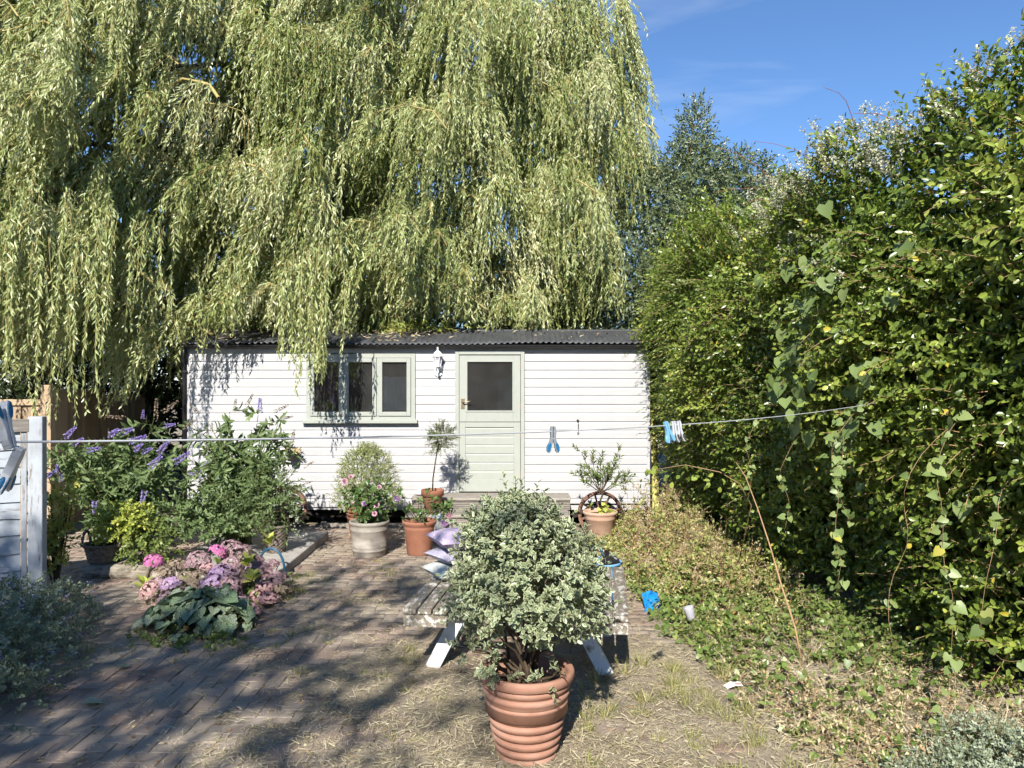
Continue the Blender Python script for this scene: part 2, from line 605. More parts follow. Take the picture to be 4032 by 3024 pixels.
def mat_clear():
    m, t, out = new_mat('clear_plastic')
    tr = t.nodes.new('ShaderNodeBsdfTransparent')
    tr.inputs['Color'].default_value = (.9, .9, .92, 1)
    p = t.nodes.new('ShaderNodeBsdfPrincipled')
    p.inputs['Base Color'].default_value = (.75, .73, .8, 1)
    p.inputs['Roughness'].default_value = .15
    mx = t.nodes.new('ShaderNodeMixShader')
    mx.inputs[0].default_value = .38
    t.links.new(tr.outputs[0], mx.inputs[1])
    t.links.new(p.outputs[0], mx.inputs[2])
    t.links.new(mx.outputs[0], out.inputs['Surface'])
    return m


M['clear'] = mat_clear()


def mat_peel(name, paint, wood, thr=0.5, sc=9, stretch=(1, 1, 1), soft=.05, dirt=.35):
    m, t, out = new_mat(name)
    f = noise(t, sc, 8, 0.7, stretch)
    msk = ramp(t, f, [(thr - soft, (0, 0, 0)), (thr + soft, (1, 1, 1))])
    g = noise(t, 22, 5, 0.6, tuple(1 + (s - 1) * .6 for s in stretch))
    wd = ramp(t, g, [(0.3, tuple(c * .55 for c in wood)), (0.75, tuple(min(1, c * 1.35) for c in wood))])
    pt = ramp(t, noise(t, 5, 4), [(0.25, tuple(c * (1 - dirt) for c in paint)), (0.6, paint)])
    c = mixc(t, msk, wd, pt)
    principled(t, out, c, 0.72, 0.2, 0, f, .4, .003)
    return m


M['table_paint'] = mat_peel('table_paint', (.70, .73, .75), (.20, .17, .13), .36, 7)
M['table_top'] = mat_peel('table_worn', (.58, .57, .52), (.19, .165, .13), .56, 11, (3, 1, 3))
M['grey_fence'] = mat_peel('grey_fence_paint', (.40, .435, .47), (.19, .16, .13), .37, 4, (1, 6, 10))
M['grey_post'] = mat_peel('grey_post_paint', (.38, .41, .44), (.20, .17, .14), .40, 4, (8, 8, 1))


def mat_cushion(name, c1, dot=None, floral=False):
    m, t, out = new_mat(name)
    if floral:
        f = noise(t, 22, 3)
        c = ramp(t, f, [(.35, (.26, .34, .38)), (.48, (.44, .48, .47)), (.56, (.50, .50, .46)), (.68, (.30, .37, .27)), (.8, (.50, .45, .44))])
    else:
        v = t.nodes.new('ShaderNodeTexVoronoi')
        v.inputs['Scale'].default_value = dot
        v.inputs['Randomness'].default_value = .55
        tcx = t.nodes.new('ShaderNodeTexCoord')
        t.links.new(tcx.outputs['Object'], v.inputs['Vector'])
        mk = ramp(t, v.outputs['Distance'], [(.17, (1, 1, 1)), (.22, (0, 0, 0))])
        c = mixc(t, mk, c1, (.6, .57, .61))
    principled(t, out, c, .85, .15, 0, noise(t, 160, 2), .15, .002)
    return m


M['cushion_pink'] = mat_cushion('cushion_lilac', (.42, .35, .46), 22)
M['cushion_lilac'] = mat_cushion('cushion_grey_lilac', (.37, .35, .43), 34)
M['cushion_floral'] = mat_cushion('cushion_floral', (.6, .6, .6), floral=True)


def mat_brick():
    m, t, out = new_mat('paver_brick')
    f = noise(t, 14, 6, .65, coord='Generated')
    base = ramp(t, attr(t, 'rnd'), [(0, (.19, .13, .105)), (.35, (.22, .15, .12)), (.65, (.24, .175, .145)), (1, (.26, .20, .17))])
    k = ramp(t, f, [(.25, (.75, .75, .75)), (.7, (1.1, 1.08, 1.05))])
    c = mixc(t, 1.0, base, k, 'MULTIPLY')
    tcx = t.nodes.new('ShaderNodeNewGeometry')
    n2 = t.nodes.new('ShaderNodeTexNoise')
    n2.inputs['Scale'].default_value = 1.6
    n2.inputs['Detail'].default_value = 7
    t.links.new(tcx.outputs['Position'], n2.inputs['Vector'])
    dm = ramp(t, n2.outputs['Fac'], [(.36, (.1, .1, .1)), (.60, (.85, .85, .85))])
    c = mixc(t, dm, c, (.30, .26, .21))
    principled(t, out, c, .88, .12, 0, f, .4, .004)
    return m


M['brick'] = mat_brick()


def mat_ground():
    m, t, out = new_mat('garden_soil')
    a = noise(t, 1.1, 7, .6)
    b = noise(t, 30, 6, .7)
    c1 = ramp(t, a, [(.3, (.19, .16, .125)), (.5, (.31, .26, .20)), (.7, (.40, .34, .255))])
    k = ramp(t, b, [(.25, (.5, .5, .5)), (.75, (1.2, 1.2, 1.15))])
    c = mixc(t, 1.0, c1, k, 'MULTIPLY')
    principled(t, out, c, .95, .08, 0, b, .8, .02)
    return m


M['ground'] = mat_ground()
M['sand'] = simple('joint_sand', [(0.2, (.08, .066, .05)), (0.8, (.17, .145, .11))], 30, .95, .05, bump_s=.6)

# foliage
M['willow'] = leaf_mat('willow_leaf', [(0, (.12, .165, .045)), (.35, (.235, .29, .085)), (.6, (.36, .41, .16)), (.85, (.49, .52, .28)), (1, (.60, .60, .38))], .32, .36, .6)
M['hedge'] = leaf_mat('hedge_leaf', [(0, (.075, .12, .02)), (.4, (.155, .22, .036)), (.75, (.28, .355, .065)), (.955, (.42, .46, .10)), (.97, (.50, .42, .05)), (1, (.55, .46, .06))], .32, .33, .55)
M['bindweed'] = leaf_mat('bindweed_leaf', [(0, (.13, .19, .06)), (.6, (.20, .27, .09)), (.93, (.26, .32, .12)), (1, (.5, .45, .08))], .32, .42, .4)
M['evergreen'] = leaf_mat('evergreen_leaf', [(0, (.075, .11, .045)), (.5, (.13, .17, .075)), (.85, (.20, .235, .13)), (1, (.30, .30, .20))], .2, .36, .6)
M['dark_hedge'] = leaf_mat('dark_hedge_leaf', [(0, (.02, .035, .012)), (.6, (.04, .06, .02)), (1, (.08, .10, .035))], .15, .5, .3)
M['blossom'] = leaf_mat('vine_blossom', [(0, (.36, .36, .23)), (.5, (.47, .47, .34)), (1, (.58, .58, .48))], .3, .7, .2, tint='#fffff0')
M['pitto'] = leaf_mat('variegated_leaf', [(0, (.125, .17, .08)), (.6, (.19, .245, .125)), (1, (.26, .31, .17))], .22, .36, .45, edge=(.62, .92, (.56, .58, .38)))
M['pitto_pale'] = leaf_mat('pale_leaf', [(0, (.20, .24, .08)), (.6, (.31, .34, .14)), (1, (.46, .46, .24))], .3, .4, .45)
M['rose_leaf'] = leaf_mat('rose_leaf', [(0, (.05, .095, .025)), (.6, (.095, .165, .045)), (1, (.18, .24, .07))], .3, .4, .45)
M['rose'] = leaf_mat('rose_petal', [(0, (.64, .34, .42)), (.6, (.72, .48, .55)), (1, (.76, .62, .66))], .3, .6, .2, tint='#ffd8e0')
M['rose_lilac'] = leaf_mat('rose_petal_lilac', [(0, (.40, .22, .46)), (1, (.62, .46, .64))], .3, .6, .2, tint='#f0d8ff')
M['olive'] = leaf_mat('olive_leaf', [(0, (.11, .14, .06)), (.6, (.18, .21, .10)), (1, (.30, .32, .20))], .2, .4, .5)
M['shrub'] = leaf_mat('shrub_leaf', [(0, (.09, .14, .035)), (.6, (.16, .22, .06)), (.95, (.25, .30, .10)), (1, (.5, .30, .08))], .28, .38, .5)
M['buddleia'] = leaf_mat('buddleia_leaf', [(0, (.085, .13, .05)), (.5, (.14, .20, .075)), (.9, (.22, .29, .12)), (1, (.32, .37, .19))], .3, .5, .35)
M['golden'] = leaf_mat('golden_leaf', [(0, (.24, .31, .055)), (.5, (.40, .45, .085)), (1, (.58, .57, .14))], .35, .42, .4)
M['euonymus'] = leaf_mat('euonymus_leaf', [(0, (.14, .19, .04)), (.5, (.34, .36, .07)), (1, (.58, .54, .14))], .28, .38, .5)
M['hydra_leaf'] = leaf_mat('hydrangea_leaf', [(0, (.10, .15, .04)), (.6, (.18, .24, .06)), (1, (.36, .38, .10))], .3, .45, .4)
M['brunnera'] = leaf_mat('brunnera_leaf', [(0, (.14, .20, .12)), (.6, (.22, .285, .185)), (1, (.31, .36, .26))], .15, .75, .15, vein=(42, .11, (.06, .105, .04)))
M['catmint'] = leaf_mat('catmint_leaf', [(0, (.17, .21, .13)), (.6, (.25, .30, .20)), (1, (.36, .40, .30))], .2, .65, .2)
M['silver'] = leaf_mat('silver_leaf', [(0, (.22, .27, .17)), (.6, (.33, .38, .27)), (1, (.46, .50, .39))], .2, .65, .2)
M['weed'] = leaf_mat('weed_leaf', [(0, (.15, .20, .05)), (.4, (.27, .32, .09)), (.7, (.42, .42, .16)), (.9, (.55, .49, .22)), (1, (.48, .26, .11))], .3, .6, .25)
M['weed_dry'] = leaf_mat('dry_weed', [(0, (.30, .25, .13)), (.5, (.50, .42, .25)), (.9, (.62, .54, .35)), (1, (.46, .23, .12))], .25, .8, .15, tint='#f0d8a0')
M['ivy'] = leaf_mat('ivy_leaf', [(0, (.09, .14, .03)), (.6, (.15, .22, .055)), (1, (.27, .31, .09))], .28, .4, .45)
M['grass'] = leaf_mat('grass_blade', [(0, (.16, .19, .05)), (.5, (.30, .30, .10)), (1, (.46, .41, .20))], .25, .7, .2)
M['straw'] = leaf_mat('straw', [(0, (.30, .25, .15)), (.5, (.46, .40, .26)), (.92, (.58, .52, .37)), (1, (.27, .30, .12))], .15, .85, .1, tint='#f0e0b0')
M['litter'] = leaf_mat('fallen_leaf', [(0, (.22, .11, .05)), (.4, (.38, .26, .12)), (.75, (.50, .42, .20)), (.92, (.30, .33, .11)), (1, (.66, .62, .52))], .2, .8, .15, tint='#f0d090')
M['purple'] = leaf_mat('purple_floret', [(0, (.27, .21, .50)), (.6, (.38, .31, .62)), (1, (.52, .44, .72))], .25, .7, .15, tint='#e0d0ff')
M['dry_spike'] = leaf_mat('dry_floret', [(0, (.16, .12, .08)), (.6, (.28, .21, .15)), (1, (.40, .33, .26))], .15, .85, .1, tint='#e8d8c0')
M['blue_floret'] = leaf_mat('blue_floret', [(0, (.22, .24, .5)), (1, (.42, .44, .68))], .2, .7, .15, tint='#e0e0ff')
HYD = []
for nm, st in (('hydrangea_pink', [(0, (.44, .11, .29)), (1, (.60, .25, .43))]),
               ('hydrangea_mauve', [(0, (.30, .19, .34)), (.6, (.41, .28, .43)), (1, (.52, .40, .51))]),
               ('hydrangea_dusky', [(0, (.26, .165, .18)), (.6, (.37, .25, .27)), (1, (.47, .36, .36))]),
               ('hydrangea_brown', [(0, (.17, .13, .09)), (.6, (.26, .20, .145)), (1, (.34, .275, .21))]),
               ('hydrangea_rose', [(0, (.48, .26, .27)), (.6, (.58, .36, .36)), (1, (.66, .50, .44))])):
    HYD.append(leaf_mat(nm, st, .25, .75, .15, tint='#ffe8f0'))

#@@GROUND
# ------------------------------------------------------------------ ground and paving (setting)
gx = np.concatenate([np.linspace(-60, -7, 12), np.linspace(-6.6, 6.6, 90), np.linspace(7, 60, 12)])
gy = np.concatenate([np.linspace(-30, -1, 8), np.linspace(0, 14, 90), np.linspace(15, 90, 12)])
GX, GY = np.meshgrid(gx, gy)


def ground_z(x, y):
    bed = np.clip((x - 1.05) / .9, 0, 1) * .05
    return bed + .012 * np.sin(x * 3.1 + 1) * np.sin(y * 2.7) * np.clip((x - .9) / .5, 0, 1) - .004


GZ = ground_z(GX, GY)
gi = np.arange(GX.size).reshape(GX.shape)
GF = np.stack([gi[:-1, :-1], gi[:-1, 1:], gi[1:, 1:], gi[1:, :-1]], -1).reshape(-1, 4)
tag(npmesh('ground', np.stack([GX, GY, GZ], -1).reshape(-1, 3), GF, M['ground'], smooth=True),
    'bare dry garden soil around the brick paving', kind='structure')

paving = obj('brick_paving', box(-5.4, 1.05, 2.6, 9.75, -.05, .0235), M['sand'])
tag(paving, 'red brown brick paving laid in herringbone', kind='structure')
BT = .03   # top of the bricks


def brick_vf(l=.2, w_=.1, h=.04, g=.0016, c=.004):
    a, b = l / 2 - g, w_ / 2 - g
    V = []
    for (q, z) in ((0, -h), (0, -c), (c, 0)):
        V += [(-a + q, -b + q, z), (a - q, -b + q, z), (a - q, b - q, z), (-a + q, b - q, z)]
    F = [(8, 9, 10, 11)]
    for k in (0, 4):
        for i in range(4):
            j = (i + 1) % 4
            F.append((k + i, k + j, k + 4 + j, k + 4 + i))
    return V, F


spots = []
u_ = .1
for iy in range(26, 98):
    for ix in range(-54, 11):
        # 90 degree herringbone on a unit grid
        k = (ix - iy) % 4
        if k == 0:
            spots.append((ix * u_ + .1, iy * u_ + .05, 0))
        elif k == 2:
            spots.append((ix * u_ + .05, iy * u_ + .1 - .1, 1))


# proper tiling check: horizontals cover (ix,iy),(ix+1,iy); verticals cover (ix,iy-1),(ix,iy)
def in_view(x, y):
    return y > 3.4 and abs(x) / y < .66 and x < 1.0


def shows(s):
    x, y, _ = s
    if not in_view(x, y):
        return 9e9
    d = y + .4 * abs(x + 1.6)
    if x < -2.55 and y < 5.9 - (x + 2.6) * -1.2:
        pass
    if abs(x - .05) < .75 and 4.4 < y < 6.2:
        d += 3
    return d


spots.sort(key=shows)
bm_var = []
for i in range(9):
    o = obj('brick', brick_vf(), M['brick'], rnd=i / 8.0)
    bm_var.append(o.data)
    bpy.data.objects.remove(o)
for i, (x, y, k) in enumerate(spots[:300]):
    inst('brick', bm_var[int(rng.integers(9))], paving,
         (x, y, BT + rng.normal(0, .0022)), (rng.normal(0, .012), rng.normal(0, .012), k * math.pi / 2 + rng.normal(0, .008)))
bv, bf = brick_vf()
bv = np.array(bv)
bf4 = np.array(bf)
Vs, Fs, Rs = [], [], []
for i, (x, y, k) in enumerate(spots[300:]):
    a = k * math.pi / 2 + rng.normal(0, .008)
    ca, sa = math.cos(a), math.sin(a)
    q = np.stack([bv[:, 0] * ca - bv[:, 1] * sa + x, bv[:, 0] * sa + bv[:, 1] * ca + y, bv[:, 2] + BT + rng.normal(0, .0022)], -1)
    Vs.append(q)
    Fs.append(bf4 + i * len(bv))
    Rs.append(np.full(len(bv), rng.random()))
tag(npmesh('brick_field', np.concatenate(Vs), np.concatenate(Fs), M['brick'], paving, np.concatenate(Rs)), kind='stuff')

dx, dy = np.meshgrid(np.linspace(-3.2, 1.3, 150), np.linspace(3.0, 9.2, 200))


def drift(x, y):
    c = np.exp(-((x + .1) / 1.15) ** 2) * np.clip((5.9 - y) / 1.3, 0, 1)
    c = np.maximum(c, .8 * np.exp(-((x - .9) / .6) ** 2) * np.clip((6.3 - y) / 1.0, 0, 1))
    c = np.maximum(c, .75 * np.exp(-((x + 1.0) / .8) ** 2 - ((y - 4.9) / .7) ** 2))
    c = np.maximum(c, .42 * np.clip((x + 2.2) / .6, 0, 1) * np.clip((8.6 - y) / 1.5, 0, 1))
    c = np.maximum(c, .36 * np.clip((y - 4.9) / .5, 0, 1) * np.clip((7.2 - y) / .8, 0, 1) * np.clip((x + 4.0) / .6, 0, 1))
    nz_ = .5 + .22 * np.sin(x * 5.3 + y * 2.2) * np.sin(y * 4.9 - x) + .16 * np.sin(x * 11 + 3 * y) * np.sin(y * 13 - 2 * x) + .08 * np.sin(x * 31 + y * 7) * np.sin(y * 29)
    return c + nz_ - .92


dz = BT - .004 + .026 * np.clip(drift(dx, dy), -.6, .6)
di = np.arange(dx.size).reshape(dx.shape)
DF = np.stack([di[:-1, :-1], di[:-1, 1:], di[1:, 1:], di[1:, :-1]], -1).reshape(-1, 4)
tag(npmesh('soil_drift', np.stack([dx, dy, dz], -1).reshape(-1, 3), DF, M['ground'], smooth=True), 'thin drift of dry soil over the bricks', kind='structure')

path = obj('concrete_path', box(-3.35, -2.16, 7.15, 9.05, -.02, .115), M['concrete'], bevel=.012)
tag(path, 'raised concrete slab path beside the planting', kind='structure')
patch = obj('stone_slabs', box(.9, 2.0, 3.2, 3.95, -.05, .004), M['sand'])
tag(patch, 'patch of old paving slabs among dry grass', kind='structure')
for (sx, sy, sw, sl, a) in ((1.12, 3.42, .26, .26, .5), (1.42, 3.62, .28, .26, .52), (1.30, 3.86, .27, .24, .48), (1.62, 3.40, .27, .27, .5), (1.1, 3.72, .2, .2, .55)):
    obj('slab', box(-sw / 2, sw / 2, -sl / 2, sl / 2, -.03, .03), M['slab'], patch, loc=(sx, sy, -.012), rot=(rng.normal(0, .02), rng.normal(0, .02), a), bevel=.008)

#@@CABIN
# ------------------------------------------------------------------ cabin (wheeled hut)
YW = 10.0          # front wall plane
XL, XR = -4.22, 1.79
ZB, ZT = .25, 2.30
cabin = thing('cabin', 'white weatherboard garden cabin on iron wheels with corrugated roof and sage door', 'cabin', (0, YW, 0))


def cpart(name, vf, m, parent=cabin, bevel=0, smooth=False):
    """geometry given in world coordinates, stored relative to the cabin"""
    v = [(p[0], p[1] - YW, p[2]) for p in vf[0]]
    return obj(name, (v, vf[1]), m, parent, smooth, bevel=bevel)


WX0, WX1, WZ0, WZ1 = -2.673, -1.255, 1.386, 2.244
DX0, DX1, DZ0, DZ1 = -.737, .163, .44, 2.28
pitch = .1115
nb = int((ZT - ZB) / pitch) + 1
prof = [(0.0, 0), (0.0, .078), (.004, .084), (.010, .102), (.011, .1115), (.024, .1115), (.024, 0)]
seg_mesh = {}
for i in range(nb):
    z0 = ZB + i * pitch
    if z0 > ZT - .05:
        break
    segs = [(XL + .03, XR - .03)]
    for (a, b, c, d) in ((WX0, WX1, WZ0 - .03, WZ1), (DX0, DX1, DZ0 - .1, DZ1)):
        out = []
        for s, e in segs:
            if z0 + pitch > c + .02 and z0 < d - .02 and s < a and e > b:
                out += [(s, a), (b, e)]
            else:
                out.append((s, e))
        segs = out
    for s, e in segs:
        if z0 < .3 and s > 0:
            pr = [(0.0, .045)] + prof[1:-1] + [(.024, .045)]
        else:
            pr = prof
        key = (round(s, 3), round(e, 3), pr[0][1])
        if key not in seg_mesh:
            o = obj('cladding_board', extrude_x(pr, s, e), M['white_board'], cabin)
            seg_mesh[key] = o.data
        else:
            o = inst('cladding_board', seg_mesh[key], cabin)
        o.location = (0, rng.normal(0, .0012), z0)
# body behind the boards (inside is dark)
cpart('wall_frame', join(box(XL, XL + .05, YW + .026, YW + 2.3, ZB, ZT), box(XR - .05, XR, YW + .026, YW + 2.3, ZB, ZT),
                         box(XL + .05, XR - .05, YW + 2.25, YW + 2.3, ZB, ZT), box(XL + .05, XR - .05, YW + .026, YW + 2.25, ZB - .04, ZB + .02)), M['white_board'])
cpart('inner_lining', join(box(XL + .06, XL + .07, YW + .06, YW + 2.2, ZB + .03, ZT), box(XR - .07, XR - .06, YW + .06, YW + 2.2, ZB + .03, ZT),
                           box(XL + .06, XR - .06, YW + 2.2, YW + 2.21, ZB + .03, ZT), box(XL + .06, XR - .06, YW + .06, YW + 2.2, ZB + .03, ZB + .04),
                           box(XL + .06, XR - .06, YW + .06, YW + 2.2, ZT, ZT + .01),
                           box(XL + .06, WX0 + .02, YW + .05, YW + .06, ZB + .03, ZT), box(WX1 - .02, DX0 + .02, YW + .05, YW + .06, ZB + .03, ZT),
                           box(DX1 - .02, XR - .06, YW + .05, YW + .06, ZB + .03, ZT), box(WX0 + .02, WX1 - .02, YW + .05, YW + .06, ZB + .03, WZ0 + .02),
                           ), M['dark_inside'])
for x in (XL, XR - .03):
    cpart('corner_board', box(x - .004, x + .034, YW - .006, YW + .05, ZB, ZT + .02), M['white_board'], bevel=.003)
cpart('fascia_board', box(XL, XR, YW - .014, YW + .02, ZT - .045, ZT + .03), M['white_board'], bevel=.003)
cpart('floor_beam', join(box(XL + .1, XR - .1, YW + .15, YW + .27, ZB - .16, ZB - .045), box(XL + .1, XR - .1, YW + 1.9, YW + 2.0, ZB - .16, ZB - .045)), M['chassis'])
for x in (-2.87, 1.12):
    cpart('axle_beam', box(x - .05, x + .05, YW - .15, YW + 2.2, .15, .24), M['chassis'])
    cpart('axle_brace', join(bar((x + .05, YW + .1, .24), (x + .55, YW + .1, .03), .06, .05), bar((x - .05, YW + .1, .24), (x - .5, YW + .1, .03), .06, .05)), M['chassis'])

# corrugated roof: separate lapped sheets
RX0, RX1 = XL - .2, XR + .25
ye, yr, ze, zr = YW - .13, YW + 1.15, 2.372, 2.60
sheet_w = .78


def roof_z(s):
    return ze + (zr - ze) * (1 - (1 - s) ** 1.8)


x = RX0
k = 0
while x < RX1 - .02:
    x1 = min(x + sheet_w, RX1)
    nx = int((x1 - x + .04) / .0127)
    xs = np.linspace(x - .03, x1 + .012, nx)
    ss = np.linspace(0, 1, 10)
    wav = .0105 * np.sin(xs / .0762 * 2 * np.pi)
    droop = .02 * np.sin(xs * 1.7 + .4) + .012 * np.sin(xs * 4.1)
    for side in (0, 1):
        V = []
        for s in ss:
            yy = ye + (yr - ye) * s if side == 0 else (YW + 2.43) + (yr - (YW + 2.43)) * s
            for xx, wv, dr in zip(xs, wav, droop):
                V.append((xx, yy - YW, roof_z(s) + wv + k % 2 * .004 + dr * .5))
        ii = np.arange(len(ss) * nx).reshape(len(ss), nx)
        F = np.stack([ii[:-1, :-1], ii[:-1, 1:], ii[1:, 1:], ii[1:, :-1]], -1).reshape(-1, 4)
        o = npmesh('roof_sheet', np.array(V), F, M['dark_roof'], cabin, smooth=True)
        sm = o.modifiers.new('thick', 'SOLIDIFY')
        sm.thickness = .004
    x = x1
    k += 1
cpart('ridge_cap', tube([(RX0, yr, zr + .012), (RX1, yr, zr + .012)], .03, 8), M['dark_roof'])
for xx in np.arange(RX0 + .25, RX1, .42):
    s = .45
    cpart('roof_fixing', lathe([(.0, .022), (.010, .02), (.014, .010), (.014, .0)], 8, xx, ye + (yr - ye) * s)
          , M['black_plastic']).location = (0, 0, roof_z(s) + .006)
# gutter and downpipe
gut = [(math.cos(a) * .045, math.sin(a) * .045) for a in np.linspace(math.pi, 2 * math.pi, 9)]
gut += [(math.cos(a) * .041, math.sin(a) * .041) for a in np.linspace(2 * math.pi, math.pi, 9)]
cpart('gutter', extrude_x([(YW - .07 + a, 2.355 + b) for a, b in gut], RX0 + .02, RX1 - .02), M['black_plastic'])
cpart('downpipe', tube([(XL - .02, YW - .06, 2.31), (XL - .035, YW - .03, 2.22), (XL - .035, YW - .0, 2.1), (XL - .035, YW - .0, .25)], .034, 12), M['black_plastic'], smooth=True)
for z in (1.25, 2.0):
    cpart('pipe_bracket', box(XL - .075, XL + .004, YW - .04, YW - .0, z, z + .025), M['black_plastic'])

# window: outer frame, sill, three casements with panes
fw = .055
win = cpart('window', join(box(WX0, WX0 + fw, YW - .025, YW + .06, WZ0, WZ1), box(WX1 - fw, WX1, YW - .025, YW + .06, WZ0, WZ1),
                           box(WX0 + fw, WX1 - fw, YW - .025, YW + .06, WZ1 - fw, WZ1), box(WX0 + fw, WX1 - fw, YW - .025, YW + .06, WZ0, WZ0 + .045)), M['sage'], bevel=.003)
cpart('window_sill', box(WX0 - .045, WX1 + .03, YW - .075, YW + .01, WZ0 - .045, WZ0 + .002), M['sage'], win, bevel=.004).parent = win
iw = (WX1 - WX0 - 2 * fw) / 3
for i in range(3):
    a = WX0 + fw + i * iw + (.004 if i == 0 else .012)
    b = WX0 + fw + (i + 1) * iw - (.004 if i == 2 else .012)
    z0, z1 = WZ0 + .05, WZ1 - fw - .004
    q = .052
    cpart('casement', join(box(a, a + q, YW - .04, YW + .03, z0, z1), box(b - q, b, YW - .04, YW + .03, z0, z1),
                           box(a + q, b - q, YW - .04, YW + .03, z0, z0 + q), box(a + q, b - q, YW - .04, YW + .03, z1 - q, z1)), M['sage'], win, bevel=.003)
    cpart('pane', box(a + q - .004, b - q + .004, YW - .008, YW - .003, z0 + q - .004, z1 - q + .004), M['glass'], win)
    if i < 2:
        cpart('mullion', box(b + .001, b + .023, YW - .02, YW + .05, z0, z1), M['sage'], win)
    cpart('net_curtain', (lambda n: ([(a + q + (b - a - 2 * q) * j / n, YW + .075 + .012 * math.sin(j * 1.3), z) for z in (z0 + .02, z1 - .02) for j in range(n + 1)],
                                     [(j, j + 1, n + 2 + j, n + 1 + j) for j in range(n)]))(24), M['net'], win, smooth=True)

# door: frame, upper leaf with pane, lower leaf with planks, furniture
cpart('door_frame', join(box(DX0, DX0 + .05, YW - .03, YW + .06, DZ0, DZ1), box(DX1 - .05, DX1, YW - .03, YW + .06, DZ0, DZ1),
                         box(DX0 + .05, DX1 - .05, YW - .03, YW + .06, DZ1 - .048, DZ1)), M['sage'], bevel=.004)
lx0, lx1 = -.684, .108
zs = 1.355
px0, px1, pz0, pz1 = -.586, .012, 1.50, 2.144
ud = cpart('door', join(box(lx0, px0, YW - .012, YW + .03, zs + .004, 2.228), box(px1, lx1, YW - .012, YW + .03, zs + .004, 2.228),
                        box(px0, px1, YW - .012, YW + .03, zs + .004, pz0), box(px0, px1, YW - .012, YW + .03, pz1, 2.228)), M['sage'], bevel=.003)
tag(ud, 'glazed upper half of the sage stable door')
cpart('glazing_bead', join(box(px0 - .012, px0 + .006, YW - .02, YW - .011, pz0 - .012, pz1 + .012), box(px1 - .006, px1 + .012, YW - .02, YW - .011, pz0 - .012, pz1 + .012),
                           box(px0 + .006, px1 - .006, YW - .02, YW - .011, pz0 - .012, pz0 + .006), box(px0 + .006, px1 - .006, YW - .02, YW - .011, pz1 - .006, pz1 + .012)), M['sage'], ud)
cpart('pane', box(px0 + .001, px1 - .001, YW + .006, YW + .011, pz0 + .001, pz1 - .001), M['glass'], ud)
ld = cpart('door', join(box(lx0, -.605, YW - .012, YW + .03, .452, zs - .004), box(.022, lx1, YW - .012, YW + .03, .452, zs - .004),
                        box(-.605, .022, YW - .012, YW + .03, .452, .607), box(-.605, .022, YW - .012, YW + .03, 1.287, zs - .004)), M['sage'], bevel=.003)
tag(ld, 'planked lower half of the sage stable door')
ph = (1.287 - .607) / 6
for i in range(6):
    z0 = .607 + i * ph
    cpart('plank', extrude_x([(YW - .004, z0 + .001), (YW - .004, z0 + ph - .02), (YW + .006, z0 + ph - .002), (YW + .02, z0 + ph - .002), (YW + .02, z0 + .001)], -.604, .021), M['sage'], ld)
lp = cpart('lock_plate', box(-.662, -.615, YW - .017, YW - .0125, 1.525, 1.665), M['brass'], ud, bevel=.002)
cpart('door_handle', join(tube([(-.64, YW - .015, 1.62), (-.64, YW - .055, 1.62)], .009, 8), tube([(-.64, YW - .055, 1.62), (-.60, YW - .06, 1.617), (-.555, YW - .06, 1.622), (-.54, YW - .055, 1.634)], [.009, .008, .007, .005], 8)), M['brass'], ud, smooth=True)
cpart('keyhole', join(lathe([(.0, 0), (.011, 0), (.011, .004), (0, .004)], 10)), M['black_iron'], ud).matrix_basis = Matrix.Translation((-.64, -.021, 1.555)) @ Matrix.Rotation(R(90), 4, 'X')
cpart('keyhole', join(lathe([(.0, 0), (.014, 0), (.014, .006), (0, .006)], 12)), M['black_iron'], ud).matrix_basis = Matrix.Translation((-.643, -.014, 1.43)) @ Matrix.Rotation(R(90), 4, 'X')
for z, pa in ((2.08, ud), (1.56, ud), (1.19, ld), (.68, ld)):
    cpart('hinge', tube([(lx1 + .004, YW - .016, z - .05), (lx1 + .004, YW - .016, z + .05)], .007, 8), M['iron'], pa)
# cabin hook on the wall right of the door
cpart('cabin_hook', join(lathe([(0, 0), (.016, 0), (.016, .012), (.007, .014), (.007, .03), (0, .03)], 10, .855, YW - .03),
                         tube([(.855, YW - .03, 1.385), (.86, YW - .025, 1.33), (.862, YW - .022, 1.25), (.868, YW - .022, 1.225), (.86, YW - .026, 1.212), (.845, YW - .03, 1.222)], .0055, 6)), M['black_iron'])
for v in cabin.children:
    if v.name.startswith('cabin_hook'):
        for p in v.data.vertices:
            if p.co.z < .1:
                p.co = Vector((p.co.x, -.001 - (p.co.z), 1.375 + (p.co.y + .03)))


